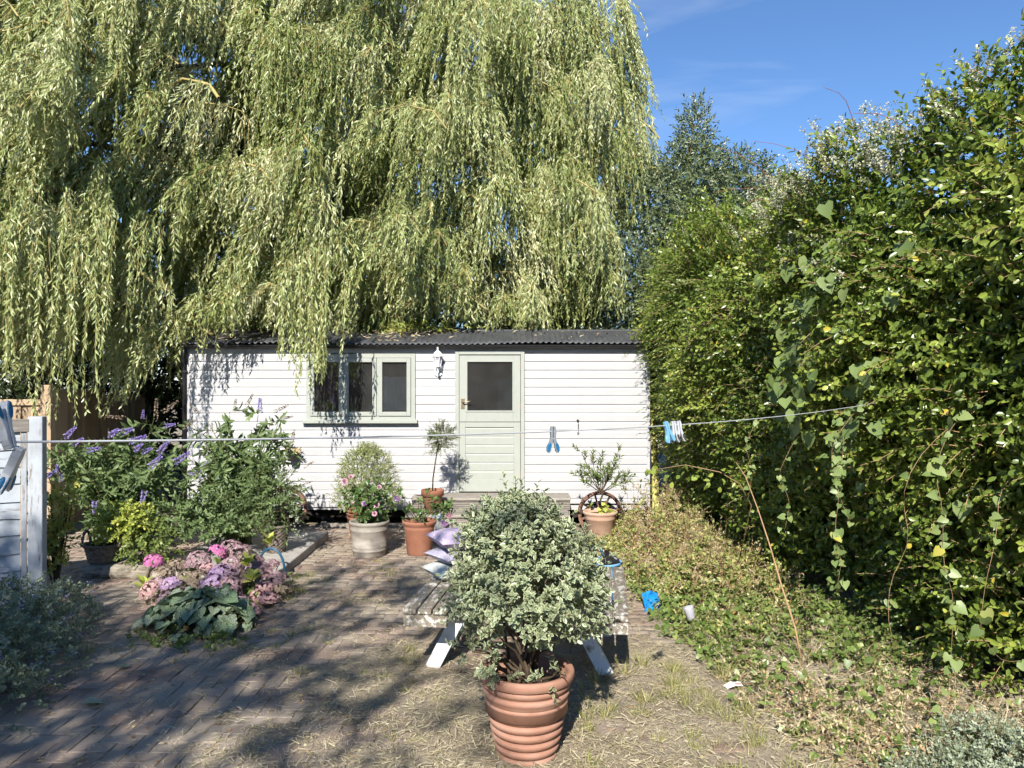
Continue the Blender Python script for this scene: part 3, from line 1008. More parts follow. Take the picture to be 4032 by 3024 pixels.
# wheels
def wheel(cx, cz, r, lab):
    wy = YW - .24
    n = 40
    rim = []
    pr = [(r, -.035), (r, .035), (r - .03, .035), (r - .03, .012), (r - .045, .012), (r - .045, -.012), (r - .03, -.012), (r - .03, -.035)]
    V, F = [], []
    for j in range(n):
        a = 2 * math.pi * j / n
        for rr, yy in pr:
            V.append((cx + rr * math.cos(a), wy + yy, cz + rr * math.sin(a)))
    k = len(pr)
    for j in range(n):
        j2 = (j + 1) % n
        for i in range(k):
            F.append((j * k + i, j * k + (i + 1) % k, j2 * k + (i + 1) % k, j2 * k + i))
    wo = cpart('wheel', (V, F), M['iron'])
    tag(wo, lab)
    for j in range(8):
        a = 2 * math.pi * (j + .35) / 8
        cpart('spoke', bar((cx + .05 * math.cos(a), wy, cz + .05 * math.sin(a)), (cx + (r - .04) * math.cos(a), wy, cz + (r - .04) * math.sin(a)), .022, .03, (0, 1, 0)), M['iron'], wo)
    cpart('hub', ([(cx + p[0], wy + p[2], cz + p[1]) for p in lathe([(0, -.07), (.04, -.07), (.06, -.03), (.06, .06), (0, .06)], 16)[0]],
                  lathe([(0, -.07), (.04, -.07), (.06, -.03), (.06, .06), (0, .06)], 16)[1]), M['iron'], wo)


wheel(-2.88, .268, .285, 'rusty iron wheel behind the tall wicker basket')
wheel(1.12, .205, .285, 'rusty iron wheel behind the pale terracotta pot')

# wall lantern
lant = thing('wall_lantern', 'white coach lantern on the wall left of the sage door', 'lantern', (-.957, YW - .012, 1.97))
n6 = 6


def hexl(prof, cx=0, cy=-.085, n=6):
    return lathe(prof, n, cx, cy)


obj('back_plate', extrude([(-.045, .0), (0, -.03), (.045, .0), (.05, .10), (.03, .15), (-.03, .15), (-.05, .10)], -.012, .002), M['lamp_white'], lant, bevel=.003)
obj('arm', tube([(0, -.008, .045), (0, -.05, .03), (0, -.085, .06), (0, -.085, .105)], [.012, .010, .010, .012], 8), M['lamp_white'], lant, smooth=True)
obj('finial', join(lathe([(0, .012), (.014, .02), (.016, .035), (.008, .05), (.010, .06)], 10, 0, -.085)), M['lamp_white'], lant, smooth=True)
obj('lamp_base', hexl([(0, .10), (.042, .10), (.045, .115), (.03, .12), (0, .12)]), M['lamp_white'], lant)
obj('glass_pane', hexl([(.036, .12), (.058, .235)]), M['clear'], lant)
for j in range(6):
    a = 2 * math.pi * j / 6
    obj('glazing_bar', tube([(.038 * math.cos(a), -.085 + .038 * math.sin(a), .118), (.061 * math.cos(a), -.085 + .061 * math.sin(a), .238)], .0035, 5), M['lamp_white'], lant)
obj('lamp_roof', hexl([(.0, .232), (.075, .232), (.077, .243), (.06, .262), (.042, .288), (.022, .305), (.0, .31)]), M['lamp_white'], lant)
obj('roof_finial', lathe([(.02, .30), (.012, .315), (.009, .33), (.014, .34), (.004, .365), (0, .385)], 10, 0, -.085), M['lamp_white'], lant, smooth=True)
obj('bulb', lathe([(0, .12), (.014, .125), (.014, .15), (.017, .17), (.012, .195), (0, .2)], 10, 0, -.085), M['lamp_white'], lant, smooth=True)

# wall planter on the cabin (hidden partly by the buddleia)
wp = thing('wall_planter', 'small dark grey planter hooked on the cabin wall under the window', 'planter', (-2.83, YW - .1, .86))
obj('pot', lathe([(0, 0), (.055, 0), (.075, .13), (.08, .135), (.07, .13), (.05, .02), (0, .02)], 20), M['black_iron'], wp, smooth=False)
obj('bracket', join(tube([(-.05, .09, .12), (-.05, 0.0, .135)], .006, 6), tube([(.05, .09, .12), (.05, 0.0, .135)], .006, 6)), M['black_iron'], wp)
P0 = np.tile([[0, 0, .12]], (14, 1)) + rng.normal(0, .025, (14, 3)) * [1, 1, .2]
D = nrm(np.stack([rng.normal(0.3, .6, 14), rng.normal(-.2, .5, 14), rng.random(14) + .3], -1))
p_, a_, n_, i_, po = shoots(P0, D, .13, 8, .7, .5)
leaf_obj('dead_foliage', p_, a_, n_, .04, .02, 'lance', M['weed_dry'], wp)

# deck steps
steps = thing('deck_steps', 'weathered grooved decking steps leading up to the sage door', 'steps', (0, YW, 0))


def grooved(x0, x1, y, z0, z1, name='riser_board', th=.028):
    n = max(3, int((z1 - z0) / .021))
    dz = (z1 - z0) / n
    pr = []
    for i in range(n):
        a = z0 + i * dz
        pr += [(y, a + dz * .03), (y, a + dz * .52), (y + .009, a + dz * .60), (y + .009, a + dz * .97)]
    pr += [(y + th, z1), (y + th, z0)]
    v, f = extrude_x(pr, x0, x1)
    return obj(name, ([(p[0], p[1] - YW, p[2]) for p in v], f), M['deck'], steps)


def tread(x0, x1, y0, y1, z, name='tread_board'):
    v, f = box(x0, x1, y0, y1, z - .03, z)
    return obj(name, ([(p[0], p[1] - YW, p[2]) for p in v], f), M['deck'], steps, bevel=.006)


SX0, SX1 = -1.25, .73
for (yf, yb, z, x0, x1) in ((9.50, 9.985, .44, SX0, SX1), (9.14, 9.53, .29, SX0 - .02, SX1 - .04), (8.80, 9.17, .135, SX0 + .02, SX1 - .1)):
    nbd = int(round((yb - yf) / .12))
    wbd = (yb - yf) / nbd
    for i in range(nbd):
        tread(x0, x1, yf + i * wbd + (.002 if i else -.012), yf + (i + 1) * wbd - .003, z)
    zb = {.44: .29, .29: .135, .135: .03}[z]
    zz = zb + .002
    hh = (z - .034 - zz)
    nr = 1 if hh < .13 else 1
    grooved(x0 + .01, x1 - .01, yf + .01, zz, z - .034)
    for xs in (x0 + .012, x1 - .04):
        v, f = box(xs, xs + .028, yf + .04, yb, .03, z - .032)
        obj('side_board', ([(p[0], p[1] - YW, p[2]) for p in v], f), M['deck'], steps)

# timber edging along the foot of the cabin
ed = thing('timber_edging', 'low timber edging strip on the ground beneath the cabin', 'edging', (-1.9, 9.72, 0))
obj('rail', box(-.45, .62, 0, .05, .01, .085), M['deck'], ed, bevel=.005)
obj('end_block', box(-.52, -.455, -.03, .07, .01, .10), M['deck'], ed, bevel=.005)
#@@FENCE
# ------------------------------------------------------------------ fences on the left


def close_board_panel(par, a, b, z0, z1, m, bw=.10, lap=.012, rail_z=(), post_off=.03):
    a, b = Vector((*a, 0)), Vector((*b, 0))
    d = b - a
    ln = d.length
    ang = math.atan2(d.y, d.x)
    n = max(1, int(round(ln / bw)))
    w_ = ln / n
    me = None
    for i in range(n):
        if me is None:
            o = obj('board', ([(0, -.006, 0), (w_ + lap, -.014, 0), (w_ + lap, .004, 0), (0, .004, 0), (0, -.006, z1 - z0), (w_ + lap, -.014, z1 - z0), (w_ + lap, .004, z1 - z0), (0, .004, z1 - z0)], box(0, 1, 0, 1, 0, 1)[1]), m, par)
            me = o.data
        else:
            o = inst('board', me, par)
        p = a + d.normalized() * (i * w_)
        o.location = (p.x, p.y, z0 + rng.normal(0, .004))
        o.rotation_euler = (rng.normal(0, .004), rng.normal(0, .003), ang)
    for z in rail_z:
        o = obj('rail', box(0, ln, .006, .05, z - .04, z + .04), m, par, bevel=.004)
        o.location = (a.x, a.y, 0)
        o.rotation_euler = (0, 0, ang)
    o = obj('cap_rail', box(-.01, ln + .01, -.035, .05, z1, z1 + .07), m, par, bevel=.004)
    o.location = (a.x, a.y, 0)
    o.rotation_euler = (0, 0, ang)


fc = thing('board_fence', 'brown closeboard timber fence running back beside the dark end of the cabin', 'fence', (0, 0, 0))
close_board_panel(fc, (-5.50, 9.14), (-5.86, 10.92), .04, 1.72, M['fence'], .105, rail_z=(.4, 1.3))
close_board_panel(fc, (-5.90, 11.02), (-6.2, 12.8), .02, 1.60, M['fence'], .105, rail_z=(.4, 1.3))
for (x, y, h) in ((-5.46, 9.05, 1.84), (-5.88, 10.97, 1.70), (-6.22, 12.86, 1.62)):
    obj('post', box(x - .06, x + .06, y - .05, y + .05, 0, h), M['fence'], fc, bevel=.006)
fd = thing('board_fence', 'brown closeboard fence panel showing above the peeling grey panel', 'fence', (0, 0, 0))
close_board_panel(fd, (-7.4, 8.75), (-5.53, 9.06), .04, 1.60, M['fence'], .115, rail_z=(.4, 1.3))

gp = thing('lap_fence_panel', 'peeling grey painted lap fence panel with square post', 'fence', (-3.95, 6.4, 0))
gd = Vector((-.86, -.51)).normalized()
ang = math.atan2(-gd.y, -gd.x)
obj('post', box(-.055, .055, -.05, .05, 0, 1.58), M['grey_post'], gp, rot=(0, 0, .2), bevel=.006)
obj('edge_batten', box(-.115, -.075, -.022, .012, .05, 1.46), M['grey_post'], gp, rot=(0, 0, ang), bevel=.003)
tag(obj('cap_rail', box(-1.7, -.058, -.035, .02, 1.455, 1.56), M['deck'], gp, rot=(0, 0, ang), bevel=.004), 'bare weathered top rail')
bh = .155
for i in range(10):
    n = 14
    z0 = .03 + i * .143
    xs = np.linspace(-1.7, -.12, n)
    wob = .006 * np.sin(xs * 5 + i * 2.1) + .004 * np.sin(xs * 13 + i)
    V = []
    for xx, wb in zip(xs, wob):
        V += [(xx, -.020, z0 + wb), (xx, -.004, z0 + bh), (xx, .006, z0 + bh), (xx, -.008, z0 + wb)]
    F = []
    for j in range(n - 1):
        for q in range(4):
            F.append((4 * j + q, 4 * j + 4 + q, 4 * j + 4 + (q + 1) % 4, 4 * j + (q + 1) % 4))
    F += [(0, 1, 2, 3), (4 * n - 1, 4 * n - 2, 4 * n - 3, 4 * n - 4)]
    obj('lap_board', (V, F), M['grey_fence'], gp, rot=(0, 0, ang))

# yellow upright board and teal sheet at the right end of the cabin
yb_ = thing('yellow_board', 'yellowed upright board leaning at the right end of the cabin', 'board', (1.93, 10.3, 0))
obj('board', [(v[0] if False else v) for v in bar((.0, 0, .0), (-.02, .05, 1.36), .09, .03, (0, 1, 0))], M['yellow_board'], yb_, bevel=.004)
#@@HOUSE
# ------------------------------------------------------------------ house behind the viewer (seen only in the panes)
hs = thing('brick_house', 'brick house with tiled roof facing the garden', 'house', (0, -7, 0))
obj('wall', box(-9, 8, -6, 0, 0, 2.7), M['house_brick'], hs)
rows = []
for i in range(16):
    t0, t1 = i / 16, (i + 1) / 16
    y0, y1 = .45 - 3.45 * t0, .45 - 3.45 * t1
    z0, z1 = 2.55 + 2.5 * t0, 2.55 + 2.5 * t1
    rows.append(([(-9.4, y0, z0 + .03), (8.4, y0, z0 + .03), (8.4, y1, z1), (-9.4, y1, z1)], [(0, 1, 2, 3)]))
rows.append(([(-9.4, -3, 5.05), (8.4, -3, 5.05), (8.4, -6.4, 2.6), (-9.4, -6.4, 2.6)], [(0, 1, 2, 3)]))
obj('roof', join(*rows), M['roof_tile'], hs)
obj('door', box(-.5, .5, .01, .05, 0, 2.05), M['sage'], hs)
for x in (-4, 3.5):
    obj('window', box(x - .7, x + .7, .01, .05, .9, 2.1), M['lamp_white'], hs)
#@@TREES
# ------------------------------------------------------------------ willow
willow = thing('willow_tree', 'huge weeping willow hanging its strands over and behind the white cabin', 'tree', (-3.6, 14.2, 0))
WO = np.array([-3.6, 14.2, 0])
tr = join(tube([(0, 0, -.1), (.05, 0, .4), (.1, -.1, 1.6), (.05, -.2, 3.0), (.0, -.3, 4.2)], [.62, .5, .42, .38, .34], 14),)
obj('trunk', tr, M['bark'], willow, smooth=True)


def front_y(x):
    return np.interp(x, [-9, -7, -5, -4.0, -2.6, -1.7, -.9, 0, 1, 1.8, 2.4], [8.2, 8.0, 8.3, 9.62, 9.62, 9.65, 10.3, 10.9, 11.5, 12.2, 13.0])


def hem_z(x):
    return np.interp(x, [-9, -6.4, -5.4, -4.9, -4.5, -4.1, -3.7, -3.2, -2.7, -2.35, -1.95, -1.7, -1.3, 0, 1.2, 1.6, 1.9, 2.4],
                     [1.9, 1.9, 1.75, 1.35, 1.3, 2.0, 2.4, 2.4, 2.35, 1.95, 1.85, 2.35, 2.6, 2.5, 2.4, 2.9, 4.2, 5.0])


spr = []
tries = 0
while len(spr) < 400 and tries < 90000:
    tries += 1
    x = rng.uniform(-8.4, 2.15)
    z = rng.uniform(2.6, 8.6)
    ok = all((x - q[0]) ** 2 + ((z - q[2]) * .8) ** 2 > .31 ** 2 for q in spr)
    if not ok:
        continue
    if z < hem_z(x) + .6:
        continue
    if x < -4.2 and z < 3.9 and rng.random() < .62:
        continue
    lump = .5 * math.sin(2.3 * x + 1.1 * z + .6) * math.sin(1.9 * z - .7 * x) + .5 * math.sin(3.7 * x - 1.3 * z + 2.0) * math.sin(2.9 * z + 1.6 * x + 1)
    if lump < -.22 and rng.random() < .85:
        continue
    back = rng.random() * .35 + .8 - 1.5 * lump
    yy = front_y(x) + back + np.clip((z - 5.5) * .22, 0, 2) + max(0, 3.4 - z) * .15
    spr.append((x, yy, z, 1))
ns1 = len(spr)
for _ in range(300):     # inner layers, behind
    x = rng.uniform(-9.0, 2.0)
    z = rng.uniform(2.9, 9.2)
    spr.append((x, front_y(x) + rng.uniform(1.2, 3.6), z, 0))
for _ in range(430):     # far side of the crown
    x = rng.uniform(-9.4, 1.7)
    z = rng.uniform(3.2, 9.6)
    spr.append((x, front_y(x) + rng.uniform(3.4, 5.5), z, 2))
st_p0, st_d, st_len, st_lean, st_tone, st_fr, br_poly = [], [], [], [], [], [], []
for (x, y, z, fr) in spr:
    ax = rng.normal(-.1, .8)
    dirv = np.array([math.sin(ax), -math.cos(ax) * 1.0, 0])
    blen = rng.uniform(.6, 1.3)
    lean = np.array([(-.20 if x < -.5 else .03) + rng.normal(0, .12), rng.normal(-.05, .10), 0])
    tone = np.clip(rng.normal(.58, .22), .05, 1.0) if fr == 1 else rng.uniform(.0, .35)  # inner and far sprays coloured darker to paint the crown's inner shade
    slen = rng.uniform(.55, 1.2) if rng.random() < .72 else rng.uniform(1.2, 1.8)
    # main branch: rises from inside, arches over at the anchor and droops
    t = np.linspace(0, 1, 7)
    bp = np.array([x, y, z])[None] + dirv[None] * ((t - .62) * blen)[:, None] + np.stack([0 * t, 0 * t, -1.1 * (t - .5) ** 2 * blen + .05], -1)
    bp += rng.normal(0, .025, bp.shape)
    br_poly.append(bp)
    ns = int(rng.integers(24, 38)) if fr == 1 else int(rng.integers(9, 14))
    tt = rng.uniform(.05, 1.0, ns)
    for q in tt:
        f = q * 6
        i = min(5, int(f))
        p = bp[i] * (1 - (f - i)) + bp[i + 1] * (f - i)
        side = rng.normal(0, .9)
        d2 = np.array([math.sin(ax + side), -math.cos(ax + side), 0]) * rng.uniform(.06, .30)
        hz = float(hem_z(p[0])) + abs(rng.normal(0, .22))
        ln = min(slen * rng.uniform(.55, 1.25), p[2] - hz)
        if ln < .25:
            ln = .25
        st_p0.append(p); st_d.append(d2); st_len.append(ln)
        st_lean.append(lean + rng.normal(0, .05, 3) * [1, 1, 0]); st_tone.append(tone); st_fr.append(fr)
# deliberate long tassels seen at the hem
for (x, y, z0, z1, nst) in ((-5.02, 8.2, 3.4, 1.22, 4), (-4.62, 8.15, 3.2, 1.28, 4), (-5.32, 8.1, 3.5, 1.75, 6), (-5.62, 8.0, 3.3, 1.8, 6), (-4.35, 8.25, 3.6, 2.0, 4),
                            (-2.36, 9.0, 3.3, 1.72, 16), (-2.5, 9.0, 3.3, 1.95, 12), (-2.64, 9.05, 3.2, 2.1, 8), (-2.25, 9.0, 3.3, 1.85, 9), (-3.95, 9.4, 3.2, 2.05, 3), (-3.4, 9.5, 3.3, 2.25, 5), (-2.15, 9.0, 3.4, 1.95, 7), (-3.55, 9.5, 3, 2.0, 2), (-6.0, 8, 3.4, 1.9, 6), (-4.15, 8.6, 3.6, 2.3, 6), (-3.98, 8.8, 3.6, 2.45, 5), (-4.8, 8.3, 3.9, 2.2, 5), (-5.2, 8.2, 4.0, 2.0, 6), (-5.8, 8.1, 3.9, 2.3, 6), (-6.3, 8.0, 3.8, 2.1, 7)):
    for _ in range(nst):
        st_p0.append(np.array([x, y, z0]) + rng.normal(0, .07, 3)); st_d.append(rng.normal(0, .06, 3) * [1, 1, 0])
        st_len.append(z0 - z1 - abs(rng.normal(0, .18))); st_lean.append(np.array([rng.normal(-.03, .03), rng.normal(0, .02), 0])); st_tone.append(.6); st_fr.append(1)
st_p0 = np.array(st_p0); st_d = np.array(st_d); st_len = np.array(st_len); st_lean = np.array(st_lean); st_tone = np.array(st_tone); st_fr = np.array(st_fr)
NS = len(st_p0)
K = 7
tq = np.linspace(0, 1, K)
sw_ph = rng.uniform(0, 6.28, (NS, 1))
sw_am = rng.uniform(.01, .06, (NS, 1))


def strand(t):
    s = t * st_len[:, None]
    hor = st_d[:, None] * (1 - np.exp(-s / .18))[..., None] + st_lean[:, None] * s[..., None]
    wob = np.stack([np.sin(s * 3.2 + sw_ph) * sw_am * t, np.cos(s * 2.7 + sw_ph * 1.3) * sw_am * t, 0 * s], -1)
    dn = s - .10 * (1 - np.exp(-s / .1)) - .05 * np.exp(-((s - .05) / .06) ** 2)
    return st_p0[:, None] + hor + wob + np.stack([0 * s, 0 * s, -dn], -1)


poly = strand(np.broadcast_to(tq[None], (NS, K)))[st_fr == 1][:, ::2]
Vt, Ft = tubes_np(poly - WO, np.linspace(.0034, .0014, 4), 3)
npmesh('strands', Vt, Ft, M['twig'], willow, smooth=True)
bp = np.array(br_poly)
Vb, Fb = tubes_np(bp - WO, np.linspace(.020, .006, 7) * rng.uniform(.5, 1.3, (len(bp), 1)), 5)
npmesh('branches', Vb, Fb, M['twig'], willow, smooth=True)
# limbs from trunk out to the crown
lim = []
for i in range(26):
    q = spr[int(rng.integers(ns1))]
    a = np.array([-3.6, 13.9, rng.uniform(3.2, 4.2)])
    b = np.array([q[0], q[1] + .5, q[2] + .1])
    t = np.linspace(0, 1, 9)[:, None]
    pth = a * (1 - t) + b * t + np.array([0, 0, 1.0]) * (np.sin(t * np.pi) * rng.uniform(.6, 1.6)) + rng.normal(0, .07, (9, 3))
    lim.append(pth)
Vb, Fb = tubes_np(np.array(lim) - WO, np.linspace(.13, .018, 9), 7)
npmesh('limbs', Vb, Fb, M['bark'], willow, smooth=True)
LPs, LAs, LNs, LLs, LWs, LRs = [], [], [], [], [], []
spacing = .027
maxn = int(st_len.max() / spacing)
for i in range(maxn):
    s = (i + .4) * spacing + rng.uniform(-.008, .008, NS)
    t = s / st_len
    msk = (t < 1.0) & ((s > .06) | (rng.random(NS) < .5)) & ((st_fr == 1) | (i % 2 == 0)) & ((st_fr != 2) | (i % 4 == 0))
    if not msk.any():
        continue
    p = strand(t[:, None])[:, 0][msk]
    p2 = strand((t + .02)[:, None])[:, 0][msk]
    T = nrm(p2 - p)
    n = len(p)
    ref = perp(T)
    sp = rng.uniform(.2, 1.0, (n, 1))
    A = nrm(T * np.cos(sp) + ref * np.sin(sp) + np.array([[0, 0, -.25]]))
    N = nrm(perp(A) + np.array([[0, -.35, .35]]))
    bigger = np.choose(st_fr[msk], [1.5, 1.0, 2.3])
    LPs.append(p); LAs.append(A); LNs.append(N)
    LLs.append(rng.uniform(.065, .125, n) * (1 - .35 * t[msk] ** 3) * bigger); LWs.append(rng.uniform(.016, .027, n) * bigger)
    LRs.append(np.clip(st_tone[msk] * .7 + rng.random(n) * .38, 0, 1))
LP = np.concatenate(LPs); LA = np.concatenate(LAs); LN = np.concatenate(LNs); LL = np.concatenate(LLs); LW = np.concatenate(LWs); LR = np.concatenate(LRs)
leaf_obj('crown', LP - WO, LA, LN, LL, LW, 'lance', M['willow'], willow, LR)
print('willow strands', NS, 'leaves', len(LP))


# ------------------------------------------------------------------ evergreen tree behind, dark hedge at the back
def leafy_tree(name, label, base, blobs, m, leaf=(.06, .025), nper=60, shoot=.3, trunk_r=.12, kind_cat='tree', nl=9, tmpl='lance', group=None):
    t = thing(name, label, kind_cat, base, group=group)
    B = np.array(base)
    top = max(b[2] for b in blobs)
    obj('trunk', tube([(0, 0, -.05), (.03, 0, top * .35), (-.03, .02, top * .7), (0, 0, top)], [trunk_r, trunk_r * .8, trunk_r * .5, trunk_r * .2], 9), M['bark'], t, smooth=True)
    Ps, Ds = [], []
    for (bx, by, bz, rx, ry, rz, *dm) in blobs:
        n = int(nper * rx * rz * 4 * (dm[0] if dm else 1))
        p, d = ball_pts(n, (bx, by, bz), (rx, ry, rz), .4)
        Ps.append(p); Ds.append(nrm(d + np.array([[0, -.1, .55]]) + rng.normal(0, .35, d.shape)))
    P0 = np.concatenate(Ps); D = np.concatenate(Ds)
    p, a, n, i, po = shoots(P0, D, rng.uniform(.6, 1.2, len(P0)) * shoot, nl, .75, .15)
    sh = rng.random(len(P0))
    rnd = np.clip(sh[i] * .6 + rng.random(len(p)) * .4, 0, 1)
    leaf_obj('crown', p, a, n, rng.uniform(.7, 1.2, len(p)) * leaf[0], leaf[1], tmpl, m, t, rnd)
    lm = []
    for q in range(0, len(P0), max(1, len(P0) // 70)):
        b = P0[q]
        a0 = np.array([0, 0, max(.3, b[2] * rng.uniform(.35, .75))])
        tt = np.linspace(0, 1, 5)[:, None]
        lm.append(a0 * (1 - tt) + b * tt + rng.normal(0, .04, (5, 3)))
    V, F = tubes_np(np.array(lm), np.linspace(.03, .006, 5), 4)
    npmesh('branches', V, F, M['bark'], t, smooth=True)
    return t


leafy_tree('evergreen_tree', 'dark grey green evergreen tree with pointed top between willow and hedge', (3.0, 13.0, 0),
           [(0.1, 0, 6.0, .22, .25, .6), (0.1, 0, 5.3, .6, .6, .6), (-.55, -.1, 4.9, .6, .6, .7), (.85, 0, 5.2, .5, .5, .55), (1.35, 0, 4.9, .5, .5, .4), (.3, -.2, 4.2, 1.0, .9, .9),
            (-.8, -.2, 3.5, .95, .9, 1.1), (.3, -.3, 3.1, 1.3, 1, 1.0), (1.4, 0, 4.2, .8, .8, .7), (-.9, -.1, 2.2, 1.0, .9, 1.1), (.6, -.2, 1.8, 1.5, 1, 1.3)],
           M['evergreen'], (.075, .028), 430, .28, .14)
k = 0
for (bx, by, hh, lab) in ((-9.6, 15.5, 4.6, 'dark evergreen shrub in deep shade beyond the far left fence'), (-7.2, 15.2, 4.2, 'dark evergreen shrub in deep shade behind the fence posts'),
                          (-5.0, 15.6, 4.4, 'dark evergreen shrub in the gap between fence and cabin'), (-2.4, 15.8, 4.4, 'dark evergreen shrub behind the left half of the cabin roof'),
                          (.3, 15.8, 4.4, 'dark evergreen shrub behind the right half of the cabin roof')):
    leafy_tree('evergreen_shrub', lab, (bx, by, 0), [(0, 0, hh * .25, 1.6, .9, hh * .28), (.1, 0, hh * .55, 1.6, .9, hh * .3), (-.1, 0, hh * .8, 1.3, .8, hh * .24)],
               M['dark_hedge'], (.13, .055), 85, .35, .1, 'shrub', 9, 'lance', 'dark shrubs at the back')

# tree behind the viewer that throws the dappled shade on the foreground
leafy_tree('garden_tree', 'leafy tree behind the viewer shading the brick path', (-4.85, -4.95, 0),
           [(-.6, 2.9, 6.2, .8, .7, .6), (-1.4, 2.2, 6.4, 1.2, 1.0, .9), (.1, 2.2, 6.0, 1.0, .8, .7), (-.4, 1.4, 5.8, 1.2, 1.2, 1.0), (.9, 1.7, 6.4, .9, .8, .7), (-1.0, .6, 6.8, 1.4, 1.2, 1.0),
            (.8, .6, 6.2, 1.0, .9, .8), (1.8, .6, 6.7, .7, .7, .5, .7), (2.6, 1.3, 6.2, .5, .5, .4, .5), (2.7, -.1, 6.9, .6, .6, .4, .5), (2.0, 2.0, 6.2, .5, .5, .4, .8), (1.4, 2.8, 6.6, .4, .4, .3),
            (2.3, 2.9, 6.5, .6, .5, .35, .9), (1.9, 3.6, 6.6, .5, .4, .3, .8), (3.0, 2.7, 6.4, .5, .4, .3, .8), (2.9, 3.5, 6.6, .4, .35, .3, .8), (3.3, 1.3, 6.6, .35, .35, .25, .5), (1.5, 1.2, 6.9, .5, .5, .4, .8)],
           M['hedge'], (.10, .055), 75, .34, .16)
#@@HEDGE
# ------------------------------------------------------------------ big mixed hedge on the right
hedge = thing('privet_hedge', 'tall overgrown green hedge filling the right side with white vine blossom on top', 'hedge', (2.6, 6.4, 0))
HO = np.array([2.6, 6.4, 0])


def face_x(y, z):
    b = np.interp(y, [2.4, 3, 4, 5, 6.5, 8, 9.3, 10.3, 11.5], [2.95, 2.75, 2.55, 2.32, 2.15, 1.98, 1.74, 1.95, 2.2])
    pz = np.interp(z, [0, .5, 1.1, 1.6, 2.5, 3.1, 3.6, 4.0, 4.4], [.55, .47, .30, .10, 0, .10, .28, .56, .95])
    return b + pz + .17 * np.sin(y * 2.3 + z * 1.1) * np.sin(z * 2.1 + .5) + .09 * np.sin(y * 5.1 + 1) * np.sin(z * 4.3) + .05 * np.sin(y * 11.3 + z * 3) * np.sin(z * 9.1)


def top_z(y):
    return np.interp(y, [2.4, 4, 4.4, 4.8, 5.3, 6, 7.5, 9, 10.3, 11.5], [4.15, 4.15, 3.95, 3.62, 3.36, 3.3, 3.5, 3.7, 3.7, 3.5]) + .12 * np.sin(y * 3.7) + .08 * np.sin(y * 8.1)


nS = 15500
y = rng.uniform(2.6, 11.2, nS)
z = rng.uniform(.02, 1, nS) ** .9 * (top_z(y) + .05)
dep = rng.random(nS) ** 1.6 * .55
x = face_x(y, z) + dep
P0 = np.stack([x, y, z], -1)
outw = np.stack([-np.ones(nS), rng.normal(-.25, .5, nS), rng.normal(.35, .5, nS)], -1)
D = nrm(outw)
mh = (z > top_z(y) - .5)
D[mh] = nrm(D[mh] + np.array([[.3, 0, .9]]))
low = z < 1.3
keep = (rng.random(nS) < np.where(low, .75, 1.0)) & ~((y < 4.4) & (z < 1.0) & (rng.random(nS) < .65))
P0, D = P0[keep], D[keep]
p, a, n, i, po = shoots(P0, D, rng.uniform(.14, .34, len(P0)), 9, .85, .25, True)
tone = np.clip(.45 + .25 * np.sin(P0[:, 1] * 2.1) * np.sin(P0[:, 2] * 2.7) + rng.normal(0, .16, len(P0)), 0, .9)
rnd = np.clip(tone[i] + rng.normal(0, .13, len(p)), 0, .95)
rnd = np.where(rng.random(len(p)) < .012, 1.0, rnd)
near = p[:, 1] < 6.3
for mk_, tm_, nm_ in ((near, 'oval', 'leaves'), (~near, 'lance', 'far_leaves')):
    leaf_obj(nm_, p[mk_] - HO, a[mk_], n[mk_], rng.uniform(.037, .066, mk_.sum()), rng.uniform(.022, .034, mk_.sum()), tm_, M['hedge'], hedge, rnd[mk_])
tubes_obj('twigs', po[::3] - HO, [.004, .0035, .0028, .002], M['stem_tan'], hedge)
# inner mass of the hedge: sparse dark shoots and stems behind
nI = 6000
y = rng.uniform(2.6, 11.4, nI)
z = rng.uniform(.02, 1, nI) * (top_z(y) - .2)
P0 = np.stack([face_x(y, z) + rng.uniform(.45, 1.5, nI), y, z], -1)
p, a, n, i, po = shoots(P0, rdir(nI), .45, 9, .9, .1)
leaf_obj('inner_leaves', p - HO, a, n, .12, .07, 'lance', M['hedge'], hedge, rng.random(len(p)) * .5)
tk = []
for yy in np.arange(2.8, 11.2, .45):
    x0 = float(face_x(yy, 0)) + rng.uniform(.35, .8)
    tt = np.linspace(0, 1, 6)[:, None]
    tk.append(np.array([x0, yy, 0]) * (1 - tt) + np.array([x0 + rng.normal(-.05, .2), yy + rng.normal(0, .25), 3.4]) * tt + rng.normal(0, .04, (6, 3)))
tubes_obj('stems', np.array(tk) - HO, np.linspace(.035, .012, 6), M['stem'], hedge, 6)

# feathery willowy shoots at the far end, over the cabin corner
nF = 750
y = rng.uniform(8.3, 10.1, nF); z = rng.uniform(.9, 3.4, nF)
P0 = np.stack([face_x(y, z) - .02 + rng.random(nF) * .25, y, z], -1)
D = nrm(np.stack([-np.ones(nF), rng.normal(-.3, .5, nF), rng.normal(.25, .4, nF)], -1))
p, a, n, i, po = shoots(P0, D, rng.uniform(.2, .42, nF), 16, .7, .35)
leaf_obj('feathery_leaves', p - HO, a, n, rng.uniform(.03, .05, len(p)), .011, 'lance', M['hedge'], hedge, np.clip(rng.random(len(p)) * .8 + .1, 0, .95))
tubes_obj('feathery_twigs', po - HO, [.002, .0018, .0015, .001], M['stem_green'], hedge)

